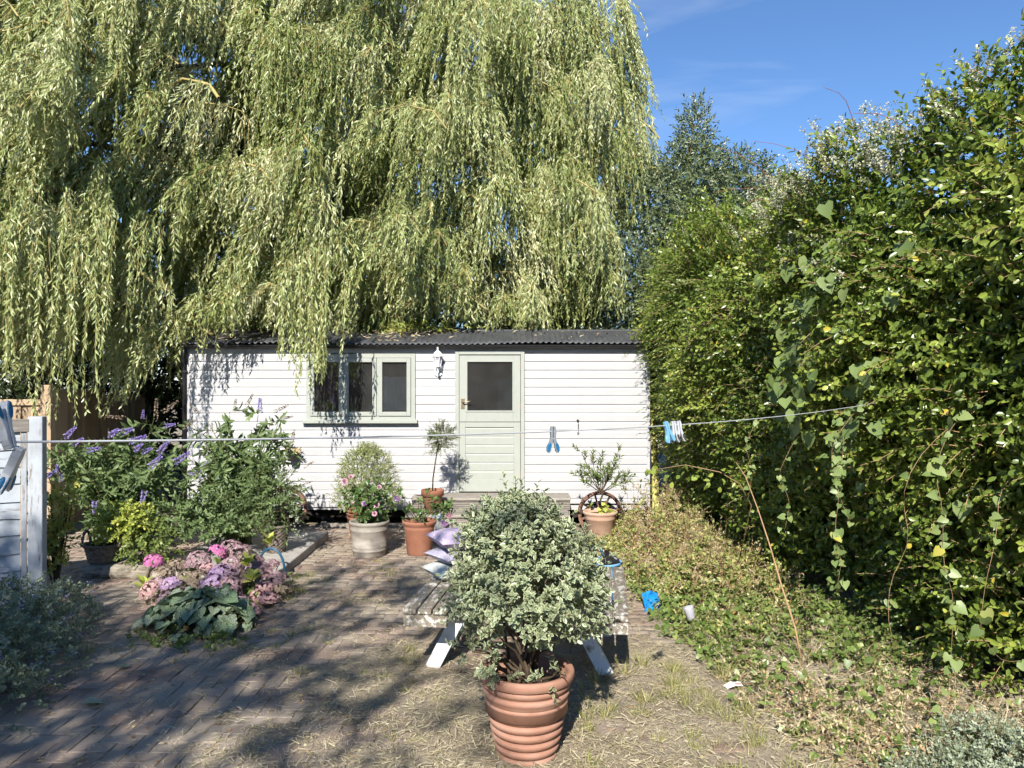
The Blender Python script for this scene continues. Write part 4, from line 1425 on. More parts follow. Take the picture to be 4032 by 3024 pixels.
# climbing vine with white blossom: its own plant
vine = thing('flowering_vine', 'white blossoming climbing vine spread along the top of the green hedge', 'vine', (2.6, 6.0, 3.6))
VO = np.array([2.6, 6.0, 3.6])
cl = []
for (yy, zz, rr, nn) in ((5.15, 3.62, .26, 70), (5.5, 3.72, .30, 90), (5.9, 3.7, .22, 50), (4.5, 3.72, .16, 26), (4.05, 3.86, .16, 28), (6.6, 3.85, .2, 22), (7.0, 3.98, .18, 18), (5.2, 3.35, .24, 34), (5.7, 3.3, .28, 26),
                         (6.4, 3.3, .3, 24), (6.0, 2.9, .25, 16), (6.9, 3.1, .3, 14), (5.3, 2.75, .16, 10), (7.6, 3.5, .3, 12), (8.3, 3.6, .3, 8), (5.0, 2.5, .14, 6), (6.2, 3.75, .2, 26), (4.8, 3.55, .2, 24)):
    nn = max(3, int(nn * .55))
    q = rng.normal(0, 1, (nn, 3)) * rr * .42 + np.array([0, yy, min(zz, float(top_z(yy)) + .02)])
    q[:, 0] = face_x(q[:, 1], np.minimum(q[:, 2], 4.0)) - .05 + rng.normal(0, .06, nn)
    cl.append(q)
P0 = np.concatenate(cl)
D = nrm(np.stack([rng.normal(-.4, .5, len(P0)), rng.normal(-.1, .5, len(P0)), rng.random(len(P0)) + .35], -1))
p, a, n, i, po = shoots(P0, D, rng.uniform(.10, .22, len(P0)), 34, 1.0, .15)
p = p + rng.normal(0, .012, p.shape)
leaf_obj('blossom', p - VO, a, n, rng.uniform(.013, .022, len(p)), rng.uniform(.011, .018, len(p)), 'petal', M['blossom'], vine)
wsp = []
for _ in range(10):
    yy = rng.uniform(4.0, 7.4)
    b = np.array([float(face_x(yy, 3.8)), yy, float(top_z(yy)) - .1])
    tt = np.linspace(0, 1, 7)[:, None]
    d = np.array([rng.normal(-.25, .2), rng.normal(0, .3), rng.uniform(.3, .75)])
    wsp.append(b + d * tt + np.array([[rng.normal(-.12, .1), 0, -.22]]) * tt ** 3 + rng.normal(0, .008, (7, 3)))
tubes_obj('runners', np.array(wsp) - VO, np.linspace(.004, .0015, 7), M['stem_red'], vine, 4)
nT = 260
y = rng.uniform(3.9, 7.6, nT)
P0 = np.stack([face_x(y, 3.9) + rng.normal(0, .08, nT), y, top_z(y) + rng.uniform(-.25, .12, nT)], -1)
p, a, n, i, po = shoots(P0, nrm(np.stack([rng.normal(-.3, .4, nT), rng.normal(0, .4, nT), np.ones(nT)], -1)), rng.uniform(.15, .3, nT), 9, .9, .1)
leaf_obj('leaves', p - VO, a, n, .045, .024, 'oval', M['hedge'], vine, np.clip(rng.random(len(p)), 0, .95))

# bindweed: large heart leaves as pieces, hanging runners
bw = thing('bindweed', 'bindweed with big pale heart shaped leaves hanging over the hedge face', 'climber', (2.2, 5.6, 1.8))
BO = np.array([2.2, 5.6, 1.8])
TMh, Fh, Eh = TM['heart']
bmv = []
for j in range(6):
    o = leaf_obj('leaf', [[0, 0, 0]], [[0, 0, -1]], [[-1, 0, .2]], .12, .105, 'heart', M['bindweed'], None, np.array([j / 6]))
    bmv.append(o.data)
    bpy.data.objects.remove(o)


def big_leaf(pos, sc, par, org):
    inst('leaf', bmv[int(rng.integers(6))], par, tuple(np.array(pos) - org), (rng.normal(0, .3), rng.normal(.25, .25), rng.normal(.5, .35)), (sc, sc, sc))


def hang(yc, zc, k, sy, sz, sc=(.7, 1.25)):
    for _ in range(k):
        yy, zz = rng.normal(yc, sy), rng.normal(zc, sz)
        big_leaf((float(face_x(yy, zz)) - .10 - rng.random() * .08, yy, zz), rng.uniform(*sc), bw, BO)


hang(5.55, 1.98, 34, .35, .16)
hang(5.7, 2.5, 22, .4, .25)
hang(6.0, 1.62, 10, .25, .08)
hang(5.1, 2.75, 8, .3, .2)
hang(5.0, 1.45, 5, .2, .12)
hang(5.6, 1.25, 8, .3, .2, (.5, .8))
vn_poly, vl = [], []


def hanging_vine(par, org, pts, n, size, rad, ms, jit=.035):
    pts = np.array(pts, float)
    t = np.linspace(0, 1, len(pts))
    tt = np.linspace(0, 1, 24)
    c = np.stack([np.interp(tt, t, pts[:, q]) for q in range(3)], -1)
    kx = np.hanning(5); kx /= kx.sum()
    for q in range(3):
        c[2:-2, q] = np.convolve(c[:, q], kx, 'valid')
    obj('runner', tube(c - org, list(np.linspace(rad, rad * .5, 24)), 5), ms, par, smooth=True)
    if n:
        s = rng.uniform(.05, 1, n)
        P = np.stack([np.interp(s, tt, c[:, q]) for q in range(3)], -1) + rng.normal(0, jit * .5, (n, 3))
        A = nrm(np.stack([rng.normal(-.4, .7, n), rng.normal(0, .7, n), rng.normal(-.5, .4, n)], -1))
        N = nrm(np.stack([rng.normal(-.4, .4, n), rng.normal(-.8, .4, n), rng.normal(.5, .4, n)], -1))
        vl.append((P, A, N, rng.uniform(.6, 1.15, n) * size))


hanging_vine(bw, BO, [(2.5, 4.95, 1.85), (2.2, 4.9, 1.7), (2.0, 4.85, 1.45), (2.07, 4.85, 1.2), (2.01, 4.8, .9), (2.06, 4.8, .75), (2.0, 4.75, .55)], 60, .06, .0014, M['stem_tan'])
hanging_vine(bw, BO, [(2.6, 5.1, 1.6), (2.2, 5.1, 1.5), (2.17, 5.05, 1.35), (2.10, 5.0, 1.2), (2.16, 4.9, .95)], 46, .055, .0014, M['stem_tan'])
hanging_vine(bw, BO, [(2.9, 4.4, 1.9), (2.5, 4.3, 1.7), (2.30, 4.2, 1.4), (2.36, 4.2, 1.15), (2.32, 4.15, .9), (2.39, 4.15, .7), (2.34, 4.1, .4), (2.27, 4.0, .12), (2.05, 3.9, .02)], 44, .07, .0014, M['stem_tan'])
hanging_vine(bw, BO, [(2.7, 4.4, 1.75), (2.3, 4.3, 1.5), (2.12, 4.2, 1.25), (2.16, 4.15, 1.0), (2.04, 4.15, .8), (2.0, 4.1, .6), (2.05, 4.1, .42), (1.9, 4.12, .34), (1.8, 4.15, .37), (1.82, 4.2, .44)], 6, .06, .0014, M['stem_tan'])
hanging_vine(bw, BO, [(2.9, 4.1, 1.6), (2.6, 4.1, 1.3), (2.52, 4.0, 1.05), (2.46, 4.0, .8), (2.43, 4.0, .55), (2.55, 4.0, .4), (2.75, 4.0, .42)], 14, .07, .0014, M['stem_tan'])
hanging_vine(bw, BO, [(2.4, 6.3, 1.7), (2.0, 6.3, 1.55), (1.88, 6.2, 1.35), (1.94, 6.2, 1.15), (1.9, 6.2, .9)], 18, .055, .0014, M['stem_tan'])
hanging_vine(bw, BO, [(2.5, 5.7, 1.65), (2.1, 5.7, 1.45), (1.94, 5.6, 1.2), (1.99, 5.5, 1.0), (1.95, 5.5, .8)], 22, .055, .0014, M['stem_tan'])
P, A, N, S_ = (np.concatenate([v[q] for v in vl]) for q in range(4))
leaf_obj('small_leaves', P - BO, A, N, S_, S_ * .8, 'heart', M['bindweed'], bw)

# bramble cane
br = thing('bramble', 'reddish bare bramble cane arching out of the dark hedge base', 'bramble', (1.92, 5.05, 0))
BR = np.array([1.92, 5.05, 0])
obj('cane', tube([(-.03, -.05, 0), (-.06, .0, .25), (-.115, .1, .5), (-.16, .2, .75), (-.215, .28, .98), (-.28, .35, 1.2), (-.34, .38, 1.3)], [.007, .0065, .006, .005, .004, .003, .0015], 6), M['stem_tan'], br, smooth=True)
obj('cane', tube([(.1, 1.9, 0.1), (.15, 1.6, .8), (.02, 1.5, 1.0), (-.15, 1.5, 1.1), (-.4, 1.7, 1.14), (-.6, 1.9, 1.08), (-.7, 2.0, 1.0)], [.004, .004, .0035, .003, .003, .002, .0015], 6), M['stem_tan'], br, smooth=True)
n = 40
P = np.array([[rng.uniform(-.8, .1), 1.65 + rng.uniform(-.2, .3), 1.05 + rng.normal(0, .07)] for _ in range(n)])
leaf_obj('leaves', P, rdir(n) + np.array([0, -.3, -.5]), rdir(n) + np.array([0, -.6, .8]), .06, .04, 'oval', M['hedge'], br, rng.random(n) * .9)
#@@POTS
# ------------------------------------------------------------------ potted plants


def pot_thing(name, label, x, y, prof, m, cat='potted plant', z=BT, soil_z=None, soil_r=None, n=44):
    t = thing(name, label, cat, (x, y, z))
    obj('pot', lathe(prof, n), m, t, smooth=True).data.polygons.foreach_set('use_smooth', [True] * (n * (len(prof) - 1)))
    if soil_z:
        obj('soil', lathe([(0, soil_z + .006), (soil_r * .6, soil_z + .008), (soil_r, soil_z)], 24), M['soil'], t)
    return t


def ribbed(rb, rr, h, k, rim=.05, depth=.012, wall=.022):
    pr = [(0, 0), (rb, 0)]
    hb = h - rim
    for i in range(k):
        z0, z1 = hb * i / k, hb * (i + 1) / k
        for q, off in ((.0, -depth * .9), (.12, -depth * .2), (.4, depth * .55), (.7, depth * .8), (.9, depth * .35), (.97, -depth * .6)):
            zz = z0 + (z1 - z0) * q
            fr = (zz / h) ** .85
            pr.append((rb + (rr - rb) * fr * .97 + off, zz))
    pr += [(rr * .985, hb), (rr + .006, hb + .006), (rr + .010, h - rim * .3), (rr + .006, h - .004), (rr - .003, h), (rr - wall, h - .004), (rr - wall - .004, h - .02), (rb * 1.15 + (rr - rb) * .55, h * .55), (0, h * .55)]
    return pr


# 1 the big variegated shrub in the foreground
pt = pot_thing('potted_shrub', 'bushy cream edged shrub in big ribbed terracotta pot before the picnic table', .072, 3.79, ribbed(.132, .226, .445, 9), M['terracotta_big'], soil_z=.34, soil_r=.19, z=.012, n=64)


def dome(n, zlo, zhi, rmax, power=.33):
    """random points in a dome; widest a little above the bottom"""
    u = rng.random(n)
    z = zlo + (zhi - zlo) * u
    prof_ = np.interp(u, [0, .05, .14, .32, .53, .70, .82, .89, .95, 1], [.80, .92, 1, .96, .86, .76, .64, .48, .28, .10])
    a = rng.uniform(0, 2 * np.pi, n)
    rr = rng.random(n) ** power * prof_ * rmax
    return np.stack([rr * np.cos(a), rr * np.sin(a), z], -1), rr / (prof_ * rmax + 1e-6)


ns = 1350
P0, rel = dome(ns, .66, 1.21, .36)
P0[:, 0] += .02 - .10 * (P0[:, 2] - .64) + .02 * np.sin(P0[:, 2] * 9)
lob = .06 * np.sin(np.arctan2(P0[:, 1], P0[:, 0]) * 5 + P0[:, 2] * 6)
P0[:, :2] *= (1 + lob)[:, None]
D = nrm(np.stack([P0[:, 0] * 1.6, P0[:, 1] * 1.6, (P0[:, 2] - .62) * .8 + .28], -1) + rng.normal(0, .28, (ns, 3)))
p, a, n, i, po = shoots(P0, D, rng.uniform(.06, .13, ns) * np.where(rng.random(ns) < .08, 1.7, 1), 11, .95, .08, False, .3, .15)
rnd = np.clip(rng.random(ns)[i] * .6 + rng.random(len(p)) * .4, 0, 1)
crown_parts = [(p, a, n, rnd)]
# lower tufts hanging over the rim
lt = np.array([(-.32, -.08, .60), (-.24, -.16, .57), (-.18, -.2, .52), (-.15, -.2, .46), (.04, -.2, .60), (.22, -.12, .62), (.13, -.2, .47)])
P0 = np.repeat(lt, 5, 0) + rng.normal(0, .028, (len(lt) * 5, 3))
p, a, n, i, po2 = shoots(P0, nrm(rdir(len(P0)) + np.array([0, -.5, .3])), .08, 10, .95, .1)
crown_parts.append((p, a, n, rng.random(len(p))))
p, a, n, rnd = (np.concatenate([c[q] for c in crown_parts]) for q in range(4))
leaf_obj('crown', p, a, n, rng.uniform(.022, .038, len(p)), rng.uniform(.013, .020, len(p)), 'oval', M['pitto'], pt, rnd)
stm = []
for _ in range(26):
    e = P0[int(rng.integers(len(P0)))] if rng.random() < .3 else None
    ang_ = rng.uniform(0, 6.28)
    r1 = rng.uniform(.08, .36)
    e = np.array([r1 * math.cos(ang_), r1 * math.sin(ang_), rng.uniform(.62, 1.05)]) if e is None else e
    b = np.array([rng.normal(0, .035), rng.normal(0, .035), .34])
    tt = np.linspace(0, 1, 6)[:, None]
    stm.append(b + (e - b) * np.concatenate([tt ** 1.5, tt ** 1.5, tt ** .85], 1) + rng.normal(0, .008, (6, 3)))
tubes_obj('stems', np.array(stm), np.linspace(.011, .003, 6), M['stem'], pt, 6)
tubes_obj('twigs', po[::2], [.0022, .002, .0016, .001], M['stem'], pt)

# 2 ribbed tall pot with pale round bush by the cabin
pt = pot_thing('potted_shrub', 'pale round leafy bush in tall ribbed terracotta pot close to the cabin wall', -1.72, 8.85, ribbed(.115, .19, .43, 9, .04, .012), M['terracotta'], soil_z=.36, soil_r=.15)
ns = 1500
P0, rel = dome(ns, .42, 1.06, .37, .4)
P0[:, 0] += .05
D = nrm(np.stack([P0[:, 0], P0[:, 1], (P0[:, 2] - .55) * .7 + .2], -1) + rng.normal(0, .3, (ns, 3)))
p, a, n, i, po = shoots(P0, D, rng.uniform(.08, .14, ns), 12, .85, .1)
leaf_obj('crown', p, a, n, rng.uniform(.014, .024, len(p)), .011, 'lance', M['pitto_pale'], pt)
tubes_obj('stems', [np.array([0, 0, .36]) + (np.array([rng.normal(.04, .14), rng.normal(0, .12), rng.uniform(.3, .6)])) * np.linspace(0, 1, 5)[:, None] ** 1.2 for _ in range(18)], np.linspace(.008, .002, 5), M['stem'], pt, 5)

# 3 stoneware pot with roses
pr = [(0, 0), (.168, 0), (.172, .01), (.176, .055), (.183, .06), (.183, .072), (.178, .078), (.186, .10), (.186, .11), (.181, .115), (.196, .27), (.201, .275), (.198, .285), (.2, .31), (.198, .325), (.206, .332), (.214, .345), (.214, .36), (.206, .37), (.192, .368), (.186, .35), (.175, .25), (0, .25)]
pt = pot_thing('potted_rose', 'pink rose bush in grey stoneware barrel pot before the ribbed pot', -1.52, 8.19, pr, M['stoneware'], soil_z=.32, soil_r=.185)


def rose_head():
    Ps, As, Ns = [], [], []
    for ring, (nn, r0, el) in enumerate(((5, .003, 1.45), (6, .008, 1.25), (7, .012, 1.0), (8, .015, .7), (8, .016, .35))):
        for q in range(nn):
            an = 2 * math.pi * (q + .5 * ring) / nn
            d = np.array([math.cos(an), math.sin(an), 0])
            Ps.append(d * r0)
            As.append(d * math.cos(el) + np.array([0, 0, math.sin(el)]))
            Ns.append(-d * math.sin(el) + np.array([0, 0, math.cos(el)]))
    return np.array(Ps), np.array(As), np.array(Ns)


hp, ha, hn = rose_head()
rose_me = {}
for nm in ('rose', 'rose_lilac'):
    o = leaf_obj('bloom', hp, ha, hn, .028, .030, 'petal', M[nm])
    rose_me[nm] = o.data
    bpy.data.objects.remove(o)


def leaf_bush(par, P0, D, ln, nl, leaf, wid, m, tmpl='oval', splay=.9, droop=.3, name='foliage', stem_m=None, rad=.0025, opp=False):
    p, a, n, i, po = shoots(P0, D, ln, nl, splay, droop, opp)
    sh = rng.random(len(P0))
    rnd = np.clip(sh[i] * .5 + rng.random(len(p)) * .5, 0, 1)
    o = leaf_obj(name, p, a, n, rng.uniform(.75, 1.2, len(p)) * leaf, rng.uniform(.8, 1.15, len(p)) * wid, tmpl, m, par, rnd)
    if stem_m:
        tubes_obj('twigs', po, [rad, rad * .8, rad * .6, rad * .4], stem_m, par)
    return o


def fan_stems(n, base, h, spread, bend=.25):
    out = []
    for _ in range(n):
        an = rng.uniform(0, 6.28)
        r = spread * rng.random() ** .6
        e = np.array([r * math.cos(an), r * math.sin(an), h * rng.uniform(.6, 1.0)])
        tt = np.linspace(0, 1, 6)[:, None]
        out.append(np.array(base) + e * np.concatenate([tt ** (1 + bend), tt ** (1 + bend), tt], 1) + rng.normal(0, .006, (6, 3)))
    return np.array(out)


fs = fan_stems(18, (0, 0, .32), .48, .30)
tubes_obj('stems', fs, np.linspace(.006, .0025, 6), M['stem'], pt, 5)
P0 = []
for s in fs:
    for _ in range(7):
        f = rng.uniform(.25, 1) * 5
        i = min(4, int(f))
        P0.append(s[i] * (1 - f + i) + s[i + 1] * (f - i))
P0 = np.array(P0)
leaf_bush(pt, P0, nrm(rdir(len(P0)) * .9 + np.array([0, -.1, .15])), .13, 7, .048, .032, M['rose_leaf'], 'oval', 1.1, .4, stem_m=M['stem_green'])
for (vx, vy, cm, sc) in ((745, 1040, 'rose', 1.25), (757, 1030, 'rose', .9), (808, 1058, 'rose', 1.1), (818, 1053, 'rose', .9), (786, 1089, 'rose_lilac', 1.1), (813, 1092, 'rose', 1.15), (809, 1109, 'rose', .9), (858, 1076, 'rose_lilac', 1.2)):
    d = 8.0
    X, Z = (vx - 1106) * d / 1661, 1.85 - (vy - 829) * d / 1661
    o = inst('bloom', rose_me[cm], pt, (X + 1.52, d - 8.19 + rng.uniform(-.05, .05), Z - BT), (R(60) + rng.normal(0, .3), rng.normal(0, .3), rng.normal(0, .5)), (sc * .8,) * 3)

# 4 plain terracotta pot with a sparse rose
pr = [(0, 0), (.128, 0), (.132, .006), (.158, .27), (.163, .29), (.158, .295), (.17, .312), (.184, .335), (.186, .352), (.176, .362), (.164, .357), (.155, .33), (.14, .24), (0, .24)]
pt = pot_thing('potted_rose', 'sparse rose with two drooping buds in plain orange terracotta pot by the steps', -.993, 8.25, pr, M['terracotta'], soil_z=.31, soil_r=.155)
fs = fan_stems(9, (0, 0, .3), .38, .26)
fs = np.concatenate([fs, np.array([np.array([0, 0, .3]) + np.array([.34, -.06, .22]) * np.concatenate([np.linspace(0, 1, 6)[:, None], np.linspace(0, 1, 6)[:, None], np.sin(np.linspace(0, 1.9, 6))[:, None]], 1)])])
tubes_obj('stems', fs, np.linspace(.005, .002, 6), M['stem'], pt, 5)
P0 = np.array([s[int(rng.integers(2, 6))] for s in fs for _ in range(3)] + [fs[-1][int(rng.integers(3, 6))] for _ in range(16)])
leaf_bush(pt, P0, nrm(rdir(len(P0)) + np.array([0, -.1, .1])), .11, 7, .045, .028, M['rose_leaf'], 'oval', 1.1, .4, stem_m=M['stem_green'])
for (X, Y, Z, cm, sc) in ((.33, -.10, .43, 'rose', 1.0), (.28, -.10, .35, 'rose_lilac', 1.1)):
    inst('bloom', rose_me[cm], pt, (X, Y, Z), (R(120), .2, .2), (sc,) * 3)

# watering can on the lowest step
wc = thing('watering_can', 'galvanised watering can with arched handle standing on the lowest step', 'watering can', (-.86, 8.99, .137))
obj('body', lathe([(0, 0), (.082, 0), (.085, .004), (.085, .012), (.08, .016), (.08, .145), (.084, .15), (.084, .158), (.08, .162), (.055, .19), (.05, .19), (.06, .16), (0, .158)], 30), M['steel'], wc, smooth=False)
obj('handle', tube([(.075, 0, .04), (.115, 0, .09), (.12, 0, .17), (.085, 0, .255), (.02, 0, .30), (-.03, 0, .285), (-.05, 0, .22), (-.05, 0, .185)], .008, 8), M['steel'], wc, smooth=True)
obj('spout', tube([(-.07, 0, .03), (-.14, -.01, .10), (-.2, -.02, .19), (-.22, -.02, .22)], [.022, .017, .013, .012], 10), M['steel'], wc, smooth=True)
obj('spout_rose', tube([(-.215, -.02, .215), (-.245, -.022, .24)], [.014, .032], 14), M['steel'], wc)

# 5 olive on the middle step
pr = [(0, 0), (.085, 0), (.118, .195), (.119, .2), (.136, .203), (.142, .27), (.138, .277), (.128, .275), (.12, .22), (.09, .20), (0, .20)]
pt = pot_thing('potted_olive', 'slender lollipop olive tree in orange terracotta pot on the middle step', -.965, 9.335, pr, M['terracotta'], soil_z=.245, soil_r=.122, z=.292)
trk = [(0, 0, .23), (.005, 0, .40), (.03, 0, .58), (.055, 0, .74), (.085, .0, .84)]
obj('trunk', tube(trk, [.010, .009, .008, .007, .005], 8), M['stem'], pt, smooth=True)
ns = 150
P0, d = ball_pts(ns, (.11, 0, .90), (.12, .11, .13), .5)
D = nrm(d + np.array([[0, 0, .5]]) + rng.normal(0, .3, d.shape))
leaf_bush(pt, P0, D, rng.uniform(.08, .14, ns), 11, .042, .010, M['olive'], 'lance', .75, .1, 'crown', M['stem'], .0018)
leaf_bush(pt, np.array([[.05, -.01, .72], [.09, 0, 1.02], [.13, 0, 1.0]]), np.array([[-.8, -.1, .25], [-.05, 0, 1], [.1, 0, 1]]), .15, 10, .042, .010, M['olive'], 'lance', .7, .3, 'side_shoots', M['stem'])
tubes_obj('branches', [np.array(trk[3]) + (np.array([rng.normal(.05, .07), rng.normal(0, .06), rng.uniform(.08, .22)])) * np.linspace(0, 1, 4)[:, None] for _ in range(16)], [.004, .003, .002, .001], M['stem'], pt)

# pebbles on the deck
for (x, y, z, s, lab) in ((-1.17, 9.72, .463, .055, 'flat pale pebble at the bottom of the little pile on the deck'), (-1.155, 9.72, .507, .045, 'round pale pebble on top of the little pile on the deck')):
    v, f = lathe([(0, -.42), (.5, -.36), (.9, -.12), (1.0, .05), (.8, .32), (.4, .44), (0, .46)], 14)
    o = obj('pebble', ([(p[0] * s, p[1] * s * .8, p[2] * s * .6) for p in v], f), M['pebble'], loc=(x, y, z), smooth=True)
    tag(o, lab, 'pebble', 'pebbles on the deck')

# 6 pale pot with glossy shrub before the right wheel
pr = [(0, 0), (.15, 0), (.155, .006), (.176, .24), (.181, .243), (.178, .25), (.184, .256), (.18, .263), (.186, .27), (.182, .28), (.196, .295), (.206, .31), (.206, .325), (.196, .335), (.182, .33), (.175, .29), (.16, .22), (0, .22)]
pt = pot_thing('potted_shrub', 'glossy upright shrub in pale terracotta pot before the right iron wheel', 1.035, 9.02, pr, M['terracotta_pale'], soil_z=.29, soil_r=.17)
obj('trunk', tube([(0, 0, .27), (-.01, 0, .34), (.035, 0, .40), (.0, -.01, .46), (.03, 0, .52), (.01, 0, .58)], [.016, .014, .013, .013, .011, .009], 8), M['stem'], pt, smooth=True)
bs = []
for (ex, ey, ez) in ((-.22, 0, 1.02), (-.17, -.05, .80), (-.10, 0, .95), (.0, 0, .92), (.05, -.06, .78), (.14, 0, .86), (.22, 0, 1.0), (.24, -.04, .74), (-.24, -.04, .74), (.30, 0, .70), (-.05, -.08, .72), (.1, .05, .75)):
    tt = np.linspace(0, 1, 6)[:, None]
    bs.append(np.array([.01, 0, .55]) + (np.array([ex, ey, ez]) - np.array([.01, 0, .55])) * np.concatenate([tt, tt, tt ** 1.2], 1))
bs = np.array(bs)
tubes_obj('branches', bs, np.linspace(.007, .003, 6), M['stem'], pt, 5)
P0, D = [], []
for b in bs:
    for i in (2, 3, 4, 4, 5):
        P0.append(b[i])
        D.append(nrm((b[5] - b[3])[None])[0] * 1.2 + rdir(1)[0] * .6)
leaf_bush(pt, np.array(P0), np.array(D), .11, 12, .068, .019, M['shrub'], 'lance', .8, .1)
n = 26
leaf_obj('seedlings', np.stack([rng.normal(.05, .09, n), rng.normal(-.05, .07, n), rng.uniform(.30, .42, n)], -1), rdir(n), rdir(n) + np.array([0, -.5, 1]), .055, .05, 'heart', M['golden'], pt)['kind'] = 'stuff'
#@@LEFT
# ------------------------------------------------------------------ planting on the left


def wicker(name, label, x, y, z, r0, r1, h, rows, par_h=None, nst=28, cat='basket'):
    t = thing(name, label, cat, (x, y, z))
    n = nst * 4
    V, F = [], []
    pts = []
    rws = rows * 3
    for j in range(rws + 1):
        zz = h * j / rws
        rr = r0 + (r1 - r0) * (j / rws)
        row = j // 3
        bul = math.sin(math.pi * ((j % 3) + .5) / 3) * .003
        for q in range(n):
            a = 2 * math.pi * q / n
            r2 = rr + bul + .0055 * math.sin(a * nst / 2 + math.pi * (row % 2))
            V.append((r2 * math.cos(a), r2 * math.sin(a), zz))
    for j in range(rws):
        for q in range(n):
            q2 = (q + 1) % n
            F.append((j * n + q, j * n + q2, (j + 1) * n + q2, (j + 1) * n + q))
    obj('weave', (V, F), M['wicker'], t, smooth=True)
    # braided rim
    parts = []
    for s in range(3):
        pts = []
        for q in range(73):
            a = 2 * math.pi * q / 72
            w_ = a * 12 + s * 2.094
            rr = r1 + .010 * math.cos(w_)
            pts.append((rr * math.cos(a), rr * math.sin(a), h + .010 * math.sin(w_)))
        parts.append(tube(pts, .008, 5, False))
    obj('braided_rim', join(*parts), M['wicker'], t, smooth=True)
    obj('soil', lathe([(0, h * .82), (r1 * .7, h * .82), (r1 * .93, h * .8)], 20), M['soil'], t)
    return t


log = thing('stone_block', 'low weathered block of rough stone under the round wicker basket', 'stone', (-3.72, 7.34, 0))
n = 16
V, F = [], []
for i in range(n):
    xx = -.31 + .62 * i / (n - 1)
    for q in range(10):
        a = 2 * math.pi * q / 10
        ry = .17 + .015 * math.sin(i * 1.7 + q)
        rz = .075 + .006 * math.sin(i * 2.3 + q * 2)
        V.append((xx + .01 * math.sin(q * 3 + i), ry * (abs(math.cos(a)) ** .6) * math.copysign(1, math.cos(a)), .078 + rz * (abs(math.sin(a)) ** .5) * math.copysign(1, math.sin(a))))
for i in range(n - 1):
    for q in range(10):
        F.append((i * 10 + q, i * 10 + (q + 1) % 10, i * 10 + 10 + (q + 1) % 10, i * 10 + 10 + q))
F += [tuple(range(10))[::-1], tuple((n - 1) * 10 + q for q in range(10))]
obj('block', (V, F), M['log'], log, smooth=True)

wb = wicker('planted_basket', 'round grey wicker basket with loop handle holding golden green foliage', -3.90, 7.36, .158, .135, .175, .16, 9, cat='planted basket')
for s in (-1, 1):
    hd = []
    for tw in range(2):
        pts = []
        for q in range(13):
            a = math.pi * q / 12
            pts.append((s * .175 + .008 * math.cos(q * 1.5 + tw * 3.1), -.075 * math.cos(a) + .0, .15 + .14 * math.sin(a) + .008 * math.sin(q * 1.5 + tw * 3.1)))
        hd.append(tube(pts, .009, 6))
    obj('handle', join(*hd), M['wicker'], wb, smooth=True)
ns = 260
P0, d = ball_pts(ns, (.16, .03, .36), (.25, .15, .15), .55)
leaf_bush(wb, P0, nrm(d + np.array([[.1, -.1, .6]])), .13, 9, .034, .022, M['golden'], 'oval', .9, .3, stem_m=M['stem_green'])
ns = 170
P0, d = ball_pts(ns, (.42, .02, .16), (.24, .15, .24), .55)
leaf_bush(wb, P0, nrm(d + np.array([[.1, -.2, .4]])), .13, 9, .036, .024, M['hydra_leaf'], 'oval', .9, .3, 'trailing_foliage', M['stem_green'])

wk = wicker('planted_basket', 'tall dark tapered wicker basket with leafy plant on the concrete path', -2.44, 7.95, .118, .085, .135, .27, 14, cat='planted basket')
ns = 190
P0, d = ball_pts(ns, (.0, -.0, .58), (.22, .18, .34), .6)
leaf_bush(wk, P0, nrm(d + np.array([[0, -.1, .6]])), .16, 9, .042, .018, M['buddleia'], 'oval', .8, .35, stem_m=M['stem_green'])
p0 = np.array([[.19, -.08, z] for z in np.linspace(.2, .5, 9)]) + rng.normal(0, .03, (9, 3))
leaf_obj('seed_heads', np.repeat(p0, 14, 0) + rng.normal(0, .012, (126, 3)), rdir(126), rdir(126), .018, .014, 'petal', M['silver'], wk)['kind'] = 'stuff'

hz = thing('hose', 'blue garden hose looping up beside the hydrangea', 'hose', (-2.3, 7.25, 0))
an = np.linspace(-.1, 1.0, 14) * math.pi
obj('hose_pipe', tube([(-.13 - .22, .1, .05)] + [(.03 - .13 * math.cos(a), .0 + .02 * math.cos(a), .10 + .20 * math.sin(a)) for a in an[1:]] + [(.17, .0, .05), (.19, -.02, .03)], .0115, 8), M['hose'], hz, smooth=True)


# buddleia helper
def panicle_mesh(m, L_=.16, r=.022, n=260):
    t = rng.random(n) ** .8
    a = rng.uniform(0, 6.28, n)
    rr = r * (1 - t * .85) * rng.uniform(.75, 1.1, n)
    P = np.stack([rr * np.cos(a), rr * np.sin(a), t * L_], -1)
    A = nrm(np.stack([np.cos(a), np.sin(a), rng.uniform(-.2, .8, n)], -1))
    o = leaf_obj('flower_spike', P, A, rdir(n), .013, .012, 'petal', m)
    me = o.data
    bpy.data.objects.remove(o)
    return me


pan_p = panicle_mesh(M['purple'])
pan_d = panicle_mesh(M['dry_spike'], .16, .010, 110)


